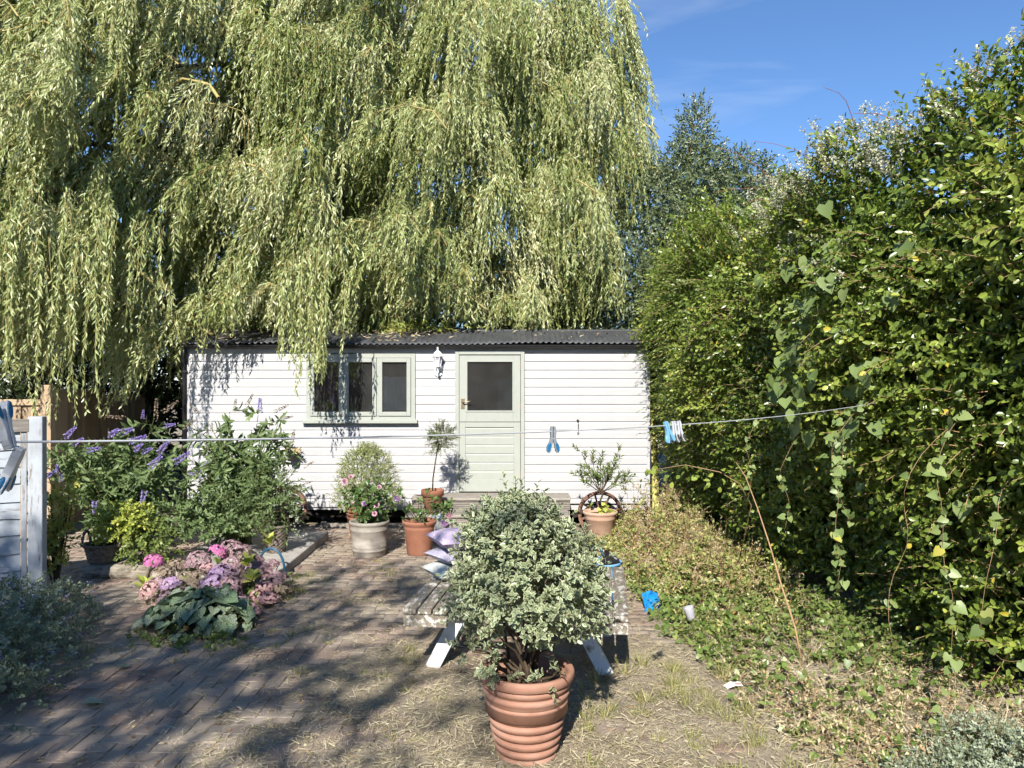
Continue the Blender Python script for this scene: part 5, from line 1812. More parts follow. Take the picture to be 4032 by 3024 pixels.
def buddleia(label, x, y, stems, spikes, dry, leaf, nleaf, m, droop=.55):
    t = thing('buddleia', label, 'shrub', (x, y, .02))
    O = np.array([x, y, .02])
    polys = []
    for (ex, ey, ez) in stems:
        e = np.array([ex, ey, ez]) - O
        tt = np.linspace(0, 1, 8)[:, None]
        b = np.array([rng.normal(0, .07), rng.normal(0, .05), 0])
        polys.append(b + (e - b) * np.concatenate([tt ** 1.5, tt ** 1.5, tt ** .9], 1) + rng.normal(0, .008, (8, 3)))
    polys = np.array(polys)
    tubes_obj('stems', polys, np.linspace(.010, .0025, 8), M['stem_green'], t, 5)
    P0, D = [], []
    for s in polys:
        for _ in range(nleaf):
            f = rng.uniform(.22, 1) * 7
            i = min(6, int(f))
            P0.append(s[i] * (1 - f + i) + s[i + 1] * (f - i))
            an_ = rng.uniform(0, 6.28)
            D.append([math.cos(an_), math.sin(an_), rng.uniform(.1, .8)])
    P0, D = np.array(P0), np.array(D)
    leaf_bush(t, P0, D, rng.uniform(.10, .26, len(P0)), 8, leaf, leaf * .30, m, 'oval', .85, droop, 'foliage', M['stem_green'], .0022, True)
    for (vx, vy, d, tilt, roll, sc) in spikes:
        X, Z = (vx - 1106) * d / 1661, 1.85 - (vy - 829) * d / 1661
        inst('flower_spike', pan_p, t, tuple(np.array([X, d, Z]) - O), (rng.normal(.2, .3), R(tilt), R(roll)), (sc,) * 3)
    for (vx, vy, d, tilt, sc) in dry:
        X, Z = (vx - 1106) * d / 1661, 1.85 - (vy - 829) * d / 1661
        tag(inst('dry_spike', pan_d, t, tuple(np.array([X, d, Z]) - O), (rng.normal(.1, .2), R(tilt), 0), (sc,) * 3))
    return t


stems1 = []
for _ in range(30):
    stems1.append((rng.uniform(-4.95, -3.55), rng.uniform(7.7, 8.7), rng.uniform(.75, 1.32)))
stems1 += [(-3.72, 8.0, 1.5), (-3.95, 8.1, 1.45), (-4.2, 8.0, 1.4)]
sp1 = [(140, 945, 7.9, 50, 0, 1.1), (158, 960, 7.9, 60, 0, .9), (237, 940, 7.9, 65, 0, 1.2), (258, 935, 7.9, 75, 0, 1.2), (308, 905, 7.9, 5, 0, .6), (355, 920, 7.9, 80, 0, .8), (278, 955, 7.9, 70, 0, 1.2), (292, 971, 7.9, 60, 0, 1.0),
       (308, 976, 7.9, 70, 0, .9), (185, 973, 7.9, 80, 0, 1.0), (342, 980, 7.9, 40, 0, 1.1), (126, 1022, 7.8, 20, 0, .8), (98, 1030, 7.8, 60, 0, .9), (131, 1040, 7.8, 0, 0, .6), (205, 1080, 7.7, 175, 0, .9), (313, 1058, 7.7, 178, 0, 1.0), (321, 1010, 7.8, 50, 0, 1.2), (375, 1000, 7.9, 55, 0, 1.2)]
dr1 = [(336, 905, 7.9, 0, 1.3), (270, 902, 7.9, -85, 1.2), (350, 890, 7.9, 55, 1.2), (392, 925, 7.9, 60, 1.0)]
buddleia('purple flowered buddleia arching in front of the brown fence', -4.25, 8.25, stems1, sp1, dr1, .115, 16, M['buddleia'])
stems2 = [(rng.uniform(-3.5, -2.5), rng.uniform(8.0, 8.7), rng.uniform(.8, 1.42)) for _ in range(30)]
stems2 += [(-3.05, 8.3, 1.55), (-2.72, 8.3, 1.6), (-2.5, 8.3, 1.5), (-2.42, 8.3, 1.15), (-3.3, 8.3, 1.45), (-2.55, 8.2, 1.0)]
sp2 = [(561, 893, 8.3, 0, 0, 1.05), (437, 1012, 8.1, 40, 0, .6), (405, 1028, 8.0, 70, 0, .9), (470, 1035, 8.1, 20, 0, .5)]
dr2 = [(590, 890, 8.3, 65, 1.1), (530, 880, 8.3, 35, 1.1), (430, 895, 8.3, -40, .9), (505, 890, 8.3, 10, .9), (600, 905, 8.3, 80, 1.0), (655, 1010, 8.25, 60, .8), (650, 1045, 8.25, 80, .8), (455, 935, 8.3, 10, .8), (628, 965, 8.3, 15, 1.2)]
buddleia('tall leggy buddleia with one lilac spike and dry seed heads before the cabin', -2.95, 8.35, stems2, sp2, dr2, .11, 15, M['buddleia'])

# low leafy filler behind the basket
fl = thing('leafy_shrub', 'dense dark leafy shrub between the two baskets behind the hydrangea', 'shrub', (-3.1, 7.75, 0))
ns = 420
P0, d = ball_pts(ns, (0, 0, .36), (.62, .28, .42), .6, -.2)
leaf_bush(fl, P0, nrm(d + np.array([[0, -.1, .7]])), .18, 9, .052, .022, M['buddleia'], 'oval', .85, .35, stem_m=M['stem_green'])

# golden euonymus by the grey post
eu = thing('euonymus', 'yellow variegated upright shrub behind the grey fence post', 'shrub', (-4.02, 6.78, 0))
fs = fan_stems(16, (0, 0, 0), .98, .17, .1)
tubes_obj('stems', fs, np.linspace(.009, .003, 6), M['stem'], eu, 5)
P0 = np.array([s[3] * (1 - q) + s[5] * q for s in fs for q in rng.uniform(-.6, 1, 9)])
leaf_bush(eu, P0, nrm(rdir(len(P0)) + np.array([.1, -.2, .5])), .13, 10, .045, .024, M['euonymus'], 'oval', .9, .1)

# hydrangea
hy = thing('hydrangea', 'hydrangea with faded mauve and dusky brown mop heads before the baskets', 'hydrangea', (-2.47, 6.55, 0))
head_me = []
for m in HYD:
    n = 150
    d = rdir(n)
    d[:, 2] = np.abs(d[:, 2]) * 1.1 - .35
    d = nrm(d)
    c = d * np.array([.085, .085, .065])
    Ps, As, Ns = [], [], []
    for q in range(4):
        t1 = nrm(np.cross(d, np.array([[.3, .2, .9]])))
        t2 = np.cross(d, t1)
        an_ = q * math.pi / 2 + rng.uniform(0, 1, (n, 1)) * .3
        A = t1 * np.cos(an_) + t2 * np.sin(an_)
        Ps.append(c); As.append(A + d * .25); Ns.append(d + rng.normal(0, .15, d.shape))
    o = leaf_obj('flower_head', np.concatenate(Ps), np.concatenate(As), np.concatenate(Ns), .0155, .0155, 'petal', m, None, np.tile(rng.random(n), 4))
    head_me.append(o.data)
    bpy.data.objects.remove(o)
# (view x, view y, depth, colour, size)
heads = [(332, 1213, 6.7, 0, .78), (472, 1193, 6.9, 0, .85), (500, 1180, 7.0, 2, .9), (520, 1195, 6.95, 2, .95), (430, 1210, 6.85, 2, 1.0), (408, 1225, 6.8, 2, 1.0), (380, 1228, 6.75, 3, 1.05), (352, 1240, 6.6, 3, .95),
         (372, 1262, 6.45, 1, .9), (345, 1262, 6.5, 2, .85), (322, 1275, 6.4, 4, .8), (408, 1255, 6.5, 3, 1.0), (432, 1250, 6.5, 3, .9), (462, 1262, 6.35, 1, 1.15), (478, 1240, 6.5, 1, 1.1), (500, 1225, 6.65, 2, 1.0), (452, 1232, 6.6, 4, .8),
         (505, 1245, 6.5, 2, .9), (535, 1250, 6.5, 3, 1.0), (548, 1220, 6.75, 2, .95), (525, 1215, 6.8, 3, .95), (545, 1230, 6.7, 1, .75), (580, 1225, 6.7, 4, .9), (568, 1240, 6.6, 4, .8), (570, 1270, 6.4, 4, .75), (590, 1262, 6.5, 2, .9),
         (610, 1275, 6.45, 3, .8), (562, 1290, 6.3, 4, .8), (580, 1296, 6.25, 4, .85), (500, 1280, 6.3, 2, .95), (470, 1285, 6.25, 2, .9), (420, 1275, 6.35, 3, .9), (395, 1288, 6.25, 2, .85), (440, 1295, 6.2, 2, .8), (520, 1310, 6.1, 2, .8), (545, 1335, 5.95, 4, .7), (360, 1295, 6.2, 2, .8), (500, 1262, 6.4, 2, .9), (600, 1245, 6.6, 2, .8)]
hs_p = []
for (vx, vy, d, c_, sc) in heads:
    X, Z = (vx - 1106) * d / 1661, max(.1, 1.85 - (vy - 829) * d / 1661)
    loc = np.array([X + 2.47, d - 6.55, Z])
    inst('flower_head', head_me[c_], hy, tuple(loc), (rng.normal(.35, .25), rng.normal(0, .25), rng.uniform(0, 6)), (sc * 1.2, sc * 1.2, sc * 1.2 * rng.uniform(.8, 1.05)))
    b = np.array([loc[0] * .3, loc[1] * .3, 0])
    hs_p.append(b + (loc - b) * np.linspace(0, 1, 5)[:, None])
tubes_obj('stems', np.array(hs_p), np.linspace(.007, .004, 5), M['stem_green'], hy, 5)
P0 = np.array([s[int(rng.integers(2, 5))] for s in hs_p for _ in range(2)]) - np.array([0, 0, .05])
leaf_bush(hy, P0, nrm(rdir(len(P0)) + np.array([0, -.3, -.1])), .12, 5, .09, .055, M['hydra_leaf'], 'oval', 1.1, .4)
for (X, Y, Z) in ((.36, .12, .44), (.22, .0, .28), (.34, -.25, .22), (-.62, -.1, .12)):
    leaf_bush(hy, np.array([[X, Y, Z]]), np.array([[.05, -.1, 1]]), .07, 8, .10, .055, M['golden'], 'oval', .9, .1, 'leaf_rosette')

# brunnera: every leaf its own piece
bn = thing('brunnera', 'clump of silver veined heart leaved brunnera at the foot of the hydrangea', 'plant', (-2.34, 5.78, 0))
bnm = []
for j in range(5):
    o = leaf_obj('leaf', [[0, 0, 0]], [[1, 0, -.12]], [[.12, 0, 1]], .155, .15, 'heart', M['brunnera'], None, np.array([j / 4]))
    bnm.append(o.data)
    bpy.data.objects.remove(o)
stp = []
for j in range(190):
    an_ = rng.uniform(0, 6.28)
    u = rng.random() ** .5
    X, Y = .40 * u * math.cos(an_), .33 * u * math.sin(an_)
    Z = .29 * (1 - u ** 2 * .7) + rng.normal(0, .02)
    Z = max(.05, Z)
    sc = rng.uniform(.5, .82)
    face = math.atan2(Y - .12, X) + rng.normal(0, .9)
    inst('leaf', bnm[int(rng.integers(5))], bn, (X, Y, Z), (rng.normal(0, .3), R(2 + 30 * u) + rng.normal(0, .22), face), (sc,) * 3)
    stp.append(np.array([X * .25, Y * .25, 0]) + (np.array([X, Y, Z]) - np.array([X * .25, Y * .25, 0])) * np.linspace(0, 1, 4)[:, None])
tubes_obj('leaf_stalks', np.array(stp), .003, M['stem_green'], bn, 4)
ns = 120
P0 = np.stack([rng.uniform(-.35, .45, ns), rng.uniform(-.5, -.2, ns), rng.uniform(0, .06, ns)], -1)
leaf_bush(bn, P0, nrm(rdir(ns) + np.array([0, -.2, .6])), .08, 7, .03, .018, M['hydra_leaf'], 'oval', .9, .2, 'ground_foliage')


# catmint on the left, silver mound on the right
def mound(name, label, cat, blobs, m, leaf, wid, dens, shoot, nl=10, fl=None, stem_m=None):
    x0, y0 = blobs[0][0], blobs[0][1]
    t = thing(name, label, cat, (x0, y0, 0))
    Ps, Ds = [], []
    for (bx, by, rx, ry, h) in blobs:
        n = int(dens * rx * ry)
        a_ = rng.uniform(0, 6.28, n)
        u = rng.random(n) ** .55
        zz = h * np.sqrt(np.clip(1 - u ** 2, 0, 1)) * rng.random(n) ** .35
        Ps.append(np.stack([bx - x0 + rx * u * np.cos(a_), by - y0 + ry * u * np.sin(a_), zz * .8], -1))
        Ds.append(nrm(np.stack([np.cos(a_) * u * .7, np.sin(a_) * u * .7 - .1, np.full(n, .8)], -1) + rng.normal(0, .35, (n, 3))))
    P0, D = np.concatenate(Ps), np.concatenate(Ds)
    leaf_bush(t, P0, D, shoot * rng.uniform(.6, 1.2, len(P0)), nl, leaf, wid, m, 'oval', .9, .35, 'foliage', stem_m, .0018, True)
    if fl:
        k_ = rng.integers(0, len(P0), 150)
        P = np.repeat(P0[k_] + D[k_] * shoot * .95, 6, 0) + rng.normal(0, .012, (900, 3))
        leaf_obj('florets', P, rdir(900), rdir(900), .012, .010, 'petal', fl, t)
    return t


mound('catmint', 'grey green catmint mound spilling onto the bricks below the grey panel', 'plant', [(-3.75, 5.75, .55, .5, .42), (-3.45, 5.2, .5, .5, .46), (-3.15, 4.7, .42, .45, .44), (-2.98, 4.2, .34, .4, .36), (-3.6, 4.5, .6, .6, .5)], M['catmint'], .026, .016, 1500, .15, 12, M['blue_floret'], M['stem_green'])
mound('artemisia', 'silvery mound of small leaves at the foot of the hedge in the near corner', 'plant', [(2.35, 3.68, .34, .28, .24), (2.0, 3.40, .36, .26, .16), (2.45, 3.4, .4, .35, .26), (2.1, 3.2, .4, .3, .2)], M['silver'], .017, .010, 3200, .12, 14, None, M['stem_green'])
#@@TABLE
# ------------------------------------------------------------------ picnic table and what stands on it
tb = thing('picnic_table', 'small peeling white picnic table with slatted bench seats', 'picnic table', (.085, 5.25, BT - .005), -R(7))
HL = .625
for i in range(6):
    xx = -.32 + i * .128
    obj('table_slat', box(xx - .0595, xx + .0595, -HL, HL, .685, .715), M['table_top'], tb, bevel=.005)
for s in (-1, 1):
    for i in range(3):
        xx = s * (.455 + i * .094)
        obj('seat_slat', box(xx - .0425, xx + .0425, -HL, HL, .415, .447), M['table_top'], tb, bevel=.006)
    for yy in (-.36, .36):
        obj('leg', bar((s * .20, yy, .69), (s * .56, yy, -.004), .09, .04, (0, 1, 0)), M['table_paint'], tb, bevel=.004)
for yy in (-.36, .36):
    yo = yy - math.copysign(.046, -yy)
    obj('seat_beam', box(-.685, .685, yo - .02, yo + .02, .325, .4145), M['table_top'], tb, bevel=.004)
    obj('top_beam', box(-.34, .34, yo - .02, yo + .02, .61, .6845), M['table_paint'], tb, bevel=.004)
for s in (-1, 1):
    obj('seat_batten', box(s * .549 - .135, s * .549 + .135, -HL + .012, -HL + .045, .335, .4145), M['table_top'], tb, bevel=.003)


def cushion(label, m, x, y, z, a, sx=.21, sy=.21, h=.055, tilt=(0, 0)):
    n = 20
    V, F = [], []
    for sgn in (1, -1):
        for i in range(n + 1):
            for j in range(n + 1):
                u, v = -1 + 2 * i / n, -1 + 2 * j / n
                e = max(0.0, (1 - u ** 2) * (1 - v ** 2)) ** .45
                pin = 1 - .07 * (1 - abs(u) ** 2) * abs(v) ** 3
                pin2 = 1 - .07 * (1 - abs(v) ** 2) * abs(u) ** 3
                V.append((u * sx * pin2, v * sy * pin, sgn * h * e + .004 * math.sin(u * 7 + v * 5) * e))
    N1 = (n + 1) ** 2
    for i in range(n):
        for j in range(n):
            q = i * (n + 1) + j
            F.append((q, q + n + 1, q + n + 2, q + 1))
            F.append((N1 + q, N1 + q + 1, N1 + q + n + 2, N1 + q + n + 1))
    t = thing('cushion', label, 'cushion', (x, y, z), a, 'cushions stacked on the bench')
    t.rotation_euler = (tilt[0], tilt[1], a)
    obj('cover', (V, F), m, t, smooth=True)
    pts = []
    for q in range(65):
        s_ = q / 64 * 4
        k_ = int(s_) % 4
        f = s_ - int(s_)
        u, v = [(-1 + 2 * f, -1), (1, -1 + 2 * f), (1 - 2 * f, 1), (-1, 1 - 2 * f)][k_]
        pin = 1 - .07 * (1 - abs(u) ** 2) * abs(v) ** 3
        pin2 = 1 - .07 * (1 - abs(v) ** 2) * abs(u) ** 3
        pts.append((u * sx * pin2, v * sy * pin, 0))
    obj('piping', tube(pts, .0035, 5, False), m, t, smooth=True)
    return t


cushion('pale floral cushion, lowest of three on the bench', M['cushion_floral'], -.41, 5.55, .512, .5, .19, .19, .066)
cushion('grey lilac spotted cushion, middle of three on the bench', M['cushion_lilac'], -.40, 5.56, .622, .62, .175, .175, .056)
cushion('pinkish lilac spotted cushion, top of three on the bench', M['cushion_pink'], -.39, 5.55, .735, .45, .185, .185, .068, (.02, .05))

bt = thing('blue_tub', 'blue plastic tub full of black pots behind the right bench', 'tub', (.70, 6.05, 0))
obj('bucket', lathe([(0, .0), (.125, 0), (.13, .01), (.147, .36), (.144, .365), (.148, .372), (.145, .38), (.15, .387), (.147, .395), (.155, .44), (.163, .445), (.163, .46), (.153, .46), (.145, .40), (.13, .25), (0, .25)], 40), M['tub_blue'], bt, smooth=True)
obj('handle', tube([(-.16, .02, .45), (-.14, .05, .52), (-.05, .07, .56), (.0, .06, .545), (.02, .04, .50), (.01, .03, .46)], .012, 8), M['hose'], bt, smooth=True)
bp_ = thing('plant_pot', 'black plastic plant pot jumbled in the blue tub', 'plant pot', (.74, 6.03, .41))
obj('pot', xform(lathe([(0, 0), (.06, 0), (.085, .10), (.09, .105), (.08, .10), (.055, .01), (0, .01)], 20), Matrix.Rotation(.6, 4, 'Y')), M['black_plastic'], bp_, smooth=False)
bp_ = thing('plant_pot', 'brown plant pot at the back of the blue tub', 'plant pot', (.63, 6.08, .40))
obj('pot', xform(lathe([(0, 0), (.045, 0), (.06, .10), (.064, .105), (.055, .10), (.04, .01), (0, .01)], 20), Matrix.Rotation(-.4, 4, 'Y')), M['terracotta'], bp_, smooth=False)
#@@LINE
# ------------------------------------------------------------------ clothes line and pegs
LN_A, LN_B = np.array([-1.05, 1.10, 1.765]), np.array([2.42, 5.02, 1.735])


def line_pt(t):
    p = LN_A * (1 - t) + LN_B * t
    p[2] -= .34 * t * (1 - t) * .72
    return p


cl_ = thing('clothes_line', 'thin pale clothes line strung across the garden into the hedge', 'clothes line', tuple(LN_A))
obj('cord', tube([tuple(line_pt(t) - LN_A) for t in np.linspace(-.25, 1, 40)], .0021, 8), M['line'], cl_, smooth=True)


def peg(label, t, mb, mp_, rot, dz=0.0, open_=.16):
    p = line_pt(t)
    g = thing('clothes_peg', label, 'clothes peg', tuple(p))
    g['group'] = 'pegs on the line'
    for s in (-1, 1):
        c_, s_ = math.cos(open_ * s), math.sin(open_ * s)
        out = [(.001, .016), (.007, .016), (.0095, .0), (.0085, -.018), (.0115, -.032), (.0175, -.048), (.0200, -.058), (.018, -.066), (.012, -.068), (.007, -.060), (.004, -.045), (.0008, -.03), (.0012, -.004)]
        poly_ = [(x * s, z) for x, z in out]
        if s < 0:
            poly_ = poly_[::-1]
        v, f = extrude(poly_, -.0075, .0075)
        leg = obj('leg', (v, f), mb, g, bevel=.0012)
        el = lathe([(.0001, -1), (.5, -.87), (.87, -.5), (1, 0), (.87, .5), (.5, .87), (.0001, 1)], 14)
        pv = [((.0128 - .0032 * math.sin(q)) * s + .0048 * math.cos(q), -.050 + .0145 * math.sin(q)) for q in np.linspace(0, 2 * math.pi, 18, endpoint=False)]
        obj('grip_pad', join(extrude(pv, -.0086, .0086), ([((.0150 - .0032 * p[2]) * s + .0062 * p[0], p[1] * .0062, -.0500 + .0140 * p[2]) for p in el[0]], el[1])), mp_, leg)
        jv = [(.0058 * s + .0026 * math.cos(q), .004 + .011 * math.sin(q)) for q in np.linspace(0, 2 * math.pi, 10, endpoint=False)]
        obj('jaw_pad', extrude(jv, -.0062, .0062), mp_, leg)
    sp_ = []
    for q in range(22):
        a = q * .9
        sp_.append((.004 * math.cos(a), -.0065 + .013 * q / 21, -.026 + .004 * math.sin(a)))
    obj('spring', tube([(-.008, -.0068, -.018)] + sp_ + [(.008, .0068, -.018)], .0009, 5), M['steel'], g)
    g.rotation_euler = (Matrix.Rotation(rot[1], 3, 'Y') @ Matrix.Rotation(rot[0], 3, 'X') @ Matrix.Rotation(rot[2], 3, 'Z')).to_euler()
    g.location.z += dz
    return g


peg('grey peg with blue grips hanging alone before the cabin wall', .340, M['peg_smoke'], M['peg_blue'], (0, 0, .15))
peg('sky blue peg, first of the cluster near the hedge', .474, M['peg_sky'], M['peg_sky'], (.1, -.28, .5))
peg('clear grey peg with black grips, middle of the cluster near the hedge', .484, M['peg_clear'], M['peg_black'], (.0, -.12, .25))
peg('clear grey peg with black grips, last of the cluster near the hedge', .492, M['peg_clear'], M['peg_black'], (.0, -.14, .2))
peg('blue gripped peg sticking up from the line by the grey fence', .0545, M['peg_clear'], M['peg_blue'], (R(180), R(-14), R(-84)), .004)
peg('blue gripped peg hanging below the line by the grey fence', .0570, M['peg_clear'], M['peg_blue'], (0, R(24), R(-80)), -.024)
#@@GROUNDCOVER
# ------------------------------------------------------------------ weeds, grass, straw, litter


def gz(x, y):
    return ground_z(x, y)


# tall dry weeds between the paving and the hedge (uncountable)
n = 1500
y = rng.uniform(5.5, 9.6, n)
xl = np.interp(y, [5.6, 6.5, 7.5, 8.5, 9.6], [1.3, 1.05, .82, .85, 1.05]) + rng.normal(0, .06, n)
xr = np.interp(y, [5.6, 7, 8.5, 9.6], [2.2, 2.4, 2.4, 2.1])
x = xl + (xr - xl) * rng.random(n)
hgt = np.interp(y, [5.6, 6.5, 7.4, 8.4, 9.6], [.06, .11, .17, .22, .26]) * rng.uniform(.4, 1.5, n)
hgt = np.where((x / y < .15) & (y > 6.8), np.minimum(hgt, .13), hgt)
P0 = np.stack([x, y, gz(x, y)], -1)
D = nrm(np.stack([rng.normal(0, .35, n), rng.normal(-.05, .35, n), np.ones(n)], -1))
p, a, nn, i, po = shoots(P0, D, hgt, 12, 1.05, .12)
p = p + rng.normal(0, .015, p.shape)
kind = rng.random(n) + .3 * np.sin(x * 4 + y * 3)
patch_ = (.5 + .5 * np.sin(x * 6.3 + 1.7 * y) * np.sin(y * 3.9 - x))[i] > .22
p, a, nn, i = p[patch_], a[patch_], nn[patch_], i[patch_]
# tall seeding stalks with side branches
n2 = 300
y2 = rng.uniform(6.3, 9.6, n2)
x2 = np.interp(y2, [5.6, 6.5, 7.5, 8.5, 9.6], [1.4, 1.2, .9, .9, 1.1]) + rng.random(n2) ** .8 * 1.2
h2 = np.interp(y2, [6.3, 7.4, 8.6, 9.6], [.20, .34, .46, .55]) * rng.uniform(.5, 1.35, n2)
h2 = np.where((x2 / y2 < .155) & (y2 > 6.8), h2 * .3, h2)
B0 = np.stack([x2, y2, gz(x2, y2)], -1)
BD = nrm(np.stack([rng.normal(0, .16, n2), rng.normal(-.05, .16, n2), np.ones(n2)], -1))
tt = np.linspace(0, 1, 4)
stalk = B0[:, None] + BD[:, None] * (tt[None, :, None] * h2[:, None, None])
k_ = rng.integers(0, n2, n2 * 6)
tq2 = rng.uniform(.35, 1, len(k_))
S0 = B0[k_] + BD[k_] * (tq2 * h2[k_])[:, None]
SD = nrm(np.stack([rng.normal(0, .7, len(k_)), rng.normal(0, .7, len(k_)), rng.uniform(.3, 1, len(k_))], -1))
p2, a2, nn2, i2, po2 = shoots(S0, SD, rng.uniform(.05, .13, len(k_)), 8, .9, .1)
tall_dry = (rng.random(n2) < .62)[k_][i2]
dry = kind[i] > .55
pw = np.concatenate([p[~dry], p2[~tall_dry]]); aw = np.concatenate([a[~dry], a2[~tall_dry]]); nw = np.concatenate([nn[~dry], nn2[~tall_dry]])
wd = leaf_obj('weeds', pw, aw, nw, rng.uniform(.022, .048, len(pw)), rng.uniform(.012, .028, len(pw)), 'lance', M['weed'])
tag(wd, 'yellow green weeds growing between the picnic table and the hedge', 'weeds', kind='stuff')
pw = np.concatenate([p[dry], p2[tall_dry]]); aw = np.concatenate([a[dry], a2[tall_dry]]); nw = np.concatenate([nn[dry], nn2[tall_dry]])
wd2 = leaf_obj('dry_weeds', pw, aw, nw, rng.uniform(.012, .032, len(pw)), rng.uniform(.006, .014, len(pw)), 'lance', M['weed_dry'])
tag(wd2, 'brown dry seeding weeds along the hedge', 'weeds', kind='stuff')
tubes_obj('weed_stems', np.concatenate([po, stalk, po2]), np.concatenate([np.tile([.002, .0018, .0015, .001], (len(po), 1)), np.tile([.003, .0028, .0022, .0014], (n2, 1)), np.tile([.0013, .0012, .001, .0008], (len(po2), 1))]), M['stem_tan'], wd2)

# low ivy and seedlings near the hedge foot
n = 3600
y = rng.uniform(3.6, 7.4, n)
x = np.interp(y, [3.6, 5, 6, 7], [1.5, 1.28, 1.15, 1.1]) + rng.random(n) ** 1.2 * 1.6
ok = x < face_x(y, 0) + .3
x, y = x[ok], y[ok]
dens = .5 + .5 * np.sin(x * 3.3 + 2) * np.sin(y * 2.1)
ok = rng.random(len(x)) < .25 + .75 * dens
x, y = x[ok], y[ok]
n = len(x)
P0 = np.stack([x, y, gz(x, y) + .01], -1)
D = nrm(np.stack([rng.normal(0, .7, n), rng.normal(0, .7, n), rng.uniform(.25, 1, n)], -1))
p, a, nn, i, po = shoots(P0, D, rng.uniform(.08, .24, n), 6, 1.1, .3)
fy = p[:, 1]
m1 = rng.random(len(p)) < np.clip((fy - 4.2) / 1.2, .15, .9)
iv = leaf_obj('ivy', p[m1], a[m1], nn[m1] + np.array([0, 0, .8]), rng.uniform(.02, .055, m1.sum()), rng.uniform(.018, .045, m1.sum()), 'heart', M['ivy'])
tag(iv, 'low ivy and seedlings creeping over soil at the hedge foot', 'ground cover', kind='stuff')
dv = leaf_obj('dry_ground_cover', p[~m1], a[~m1], nn[~m1], rng.uniform(.012, .036, (~m1).sum()), rng.uniform(.006, .016, (~m1).sum()), 'lance', M['weed_dry'])
tag(dv, 'dry brown plant debris in the near right corner', 'ground cover', kind='stuff')
n = 7000
y = rng.uniform(3.2, 6.2, n)
x = np.interp(y, [3.2, 4, 5, 6.2], [1.35, 1.3, 1.25, 1.15]) + rng.random(n) ** .9 * 1.5
A = nrm(np.stack([rng.normal(0, 1, n), rng.normal(0, 1, n), np.abs(rng.normal(0, .5, n))], -1))
db = leaf_obj('dry_blades', np.stack([x, y, gz(x, y) + .008], -1), A, perp(A) + np.array([0, 0, .5]), rng.uniform(.04, .16, n), rng.uniform(.002, .005, n), 'blade', M['straw'], dv)
tag(db, kind='stuff')
tubes_obj('dry_stalks', po[::2], [.0022, .002, .0016, .001], M['stem_tan'], dv)

# grass tufts
tf = []
for (cx, cy, nn_, sp_, h) in ((.95, 4.9, 7, .22, .13), (1.05, 4.45, 9, .25, .12), (.75, 4.2, 9, .3, .10), (.55, 3.95, 8, .25, .09), (1.2, 4.15, 8, .25, .11), (.5, 4.6, 5, .2, .08), (.95, 3.7, 8, .3, .10), (.7, 3.55, 6, .25, .08), (1.2, 3.55, 8, .2, .09),
                              (-.5, 4.5, 5, .3, .06), (-.9, 4.9, 5, .3, .06), (-.6, 3.9, 6, .4, .05), (-1.3, 5.4, 5, .4, .06), (-1.4, 6.3, 4, .4, .05), (-1.6, 7.4, 5, .4, .06), (-1.0, 7.7, 5, .3, .05), (-1.9, 6.6, 5, .2, .08), (-1.95, 7.2, 5, .15, .09), (-1.75, 5.5, 6, .25, .06), (-2.9, 5.3, 5, .25, .08), (-2.0, 5.1, 5, .3, .05)):
    for _ in range(nn_):
        tf.append((cx + rng.normal(0, sp_), cy + rng.normal(0, sp_), h * rng.uniform(.6, 1.3)))
Ps, As, Ls = [], [], []
for (x, y, h) in tf:
    k_ = int(rng.integers(26, 60))
    q = rng.normal(0, .018, (k_, 2))
    Ps.append(np.stack([x + q[:, 0], y + q[:, 1], np.full(k_, BT - .012 if x < 1.02 else .01)], -1))
    As.append(nrm(np.stack([q[:, 0] * 22 + rng.normal(0, .3, k_), q[:, 1] * 22 + rng.normal(0, .3, k_), np.ones(k_)], -1)))
    Ls.append(h * rng.uniform(.5, 1.2, k_))
Ps, As, Ls = np.concatenate(Ps), np.concatenate(As), np.concatenate(Ls)
gr = leaf_obj('grass', Ps, As, perp(As), Ls, .0035, 'blade', M['grass'])
tag(gr, 'tufts of yellowing grass coming up through the paving', 'grass', kind='stuff')

# straw clippings
n = 120000
x = rng.uniform(-4.4, 1.5, n)
y = 3.2 + 6.1 * rng.random(n) ** 1.6
cov = .5 + .28 * np.sin(x * 2.1 + .6 * y) + .26 * np.sin(y * 2.9 - x * 1.3 + 1) + .18 * np.sin(x * 6.1 + y * 4.7)
pr_ = np.clip(drift(x, y) + .5, 0, 1) ** 1.5 + .15 * np.clip(cov * 1.6 - .3, 0, 1.5)
pr_ *= 1 - .85 * np.exp(-(((x + 2.35) / .55) ** 2 + ((y - 4.0) / .7) ** 2))
ok = rng.random(n) < pr_
x, y = x[ok], y[ok]
n = len(x)
an_ = rng.uniform(0, 6.28, n)
base_z = np.maximum(BT, BT - .004 + .026 * np.clip(drift(x, y), -.6, .6))
P = np.stack([x, y, base_z + .002 + rng.random(n) ** 2 * .02], -1)
A = np.stack([np.cos(an_), np.sin(an_), rng.normal(0, .22, n)], -1)
sw = leaf_obj('straw', P, A, np.stack([rng.normal(0, .4, n), rng.normal(0, .4, n), np.ones(n)], -1), rng.uniform(.015, .06, n) * rng.choice([1, 1, 1, 1.7], n), rng.uniform(.0018, .005, n), 'blade', M['straw'])
tag(sw, 'scattered dry grass clippings lying over the brick paving', 'grass clippings', kind='stuff')

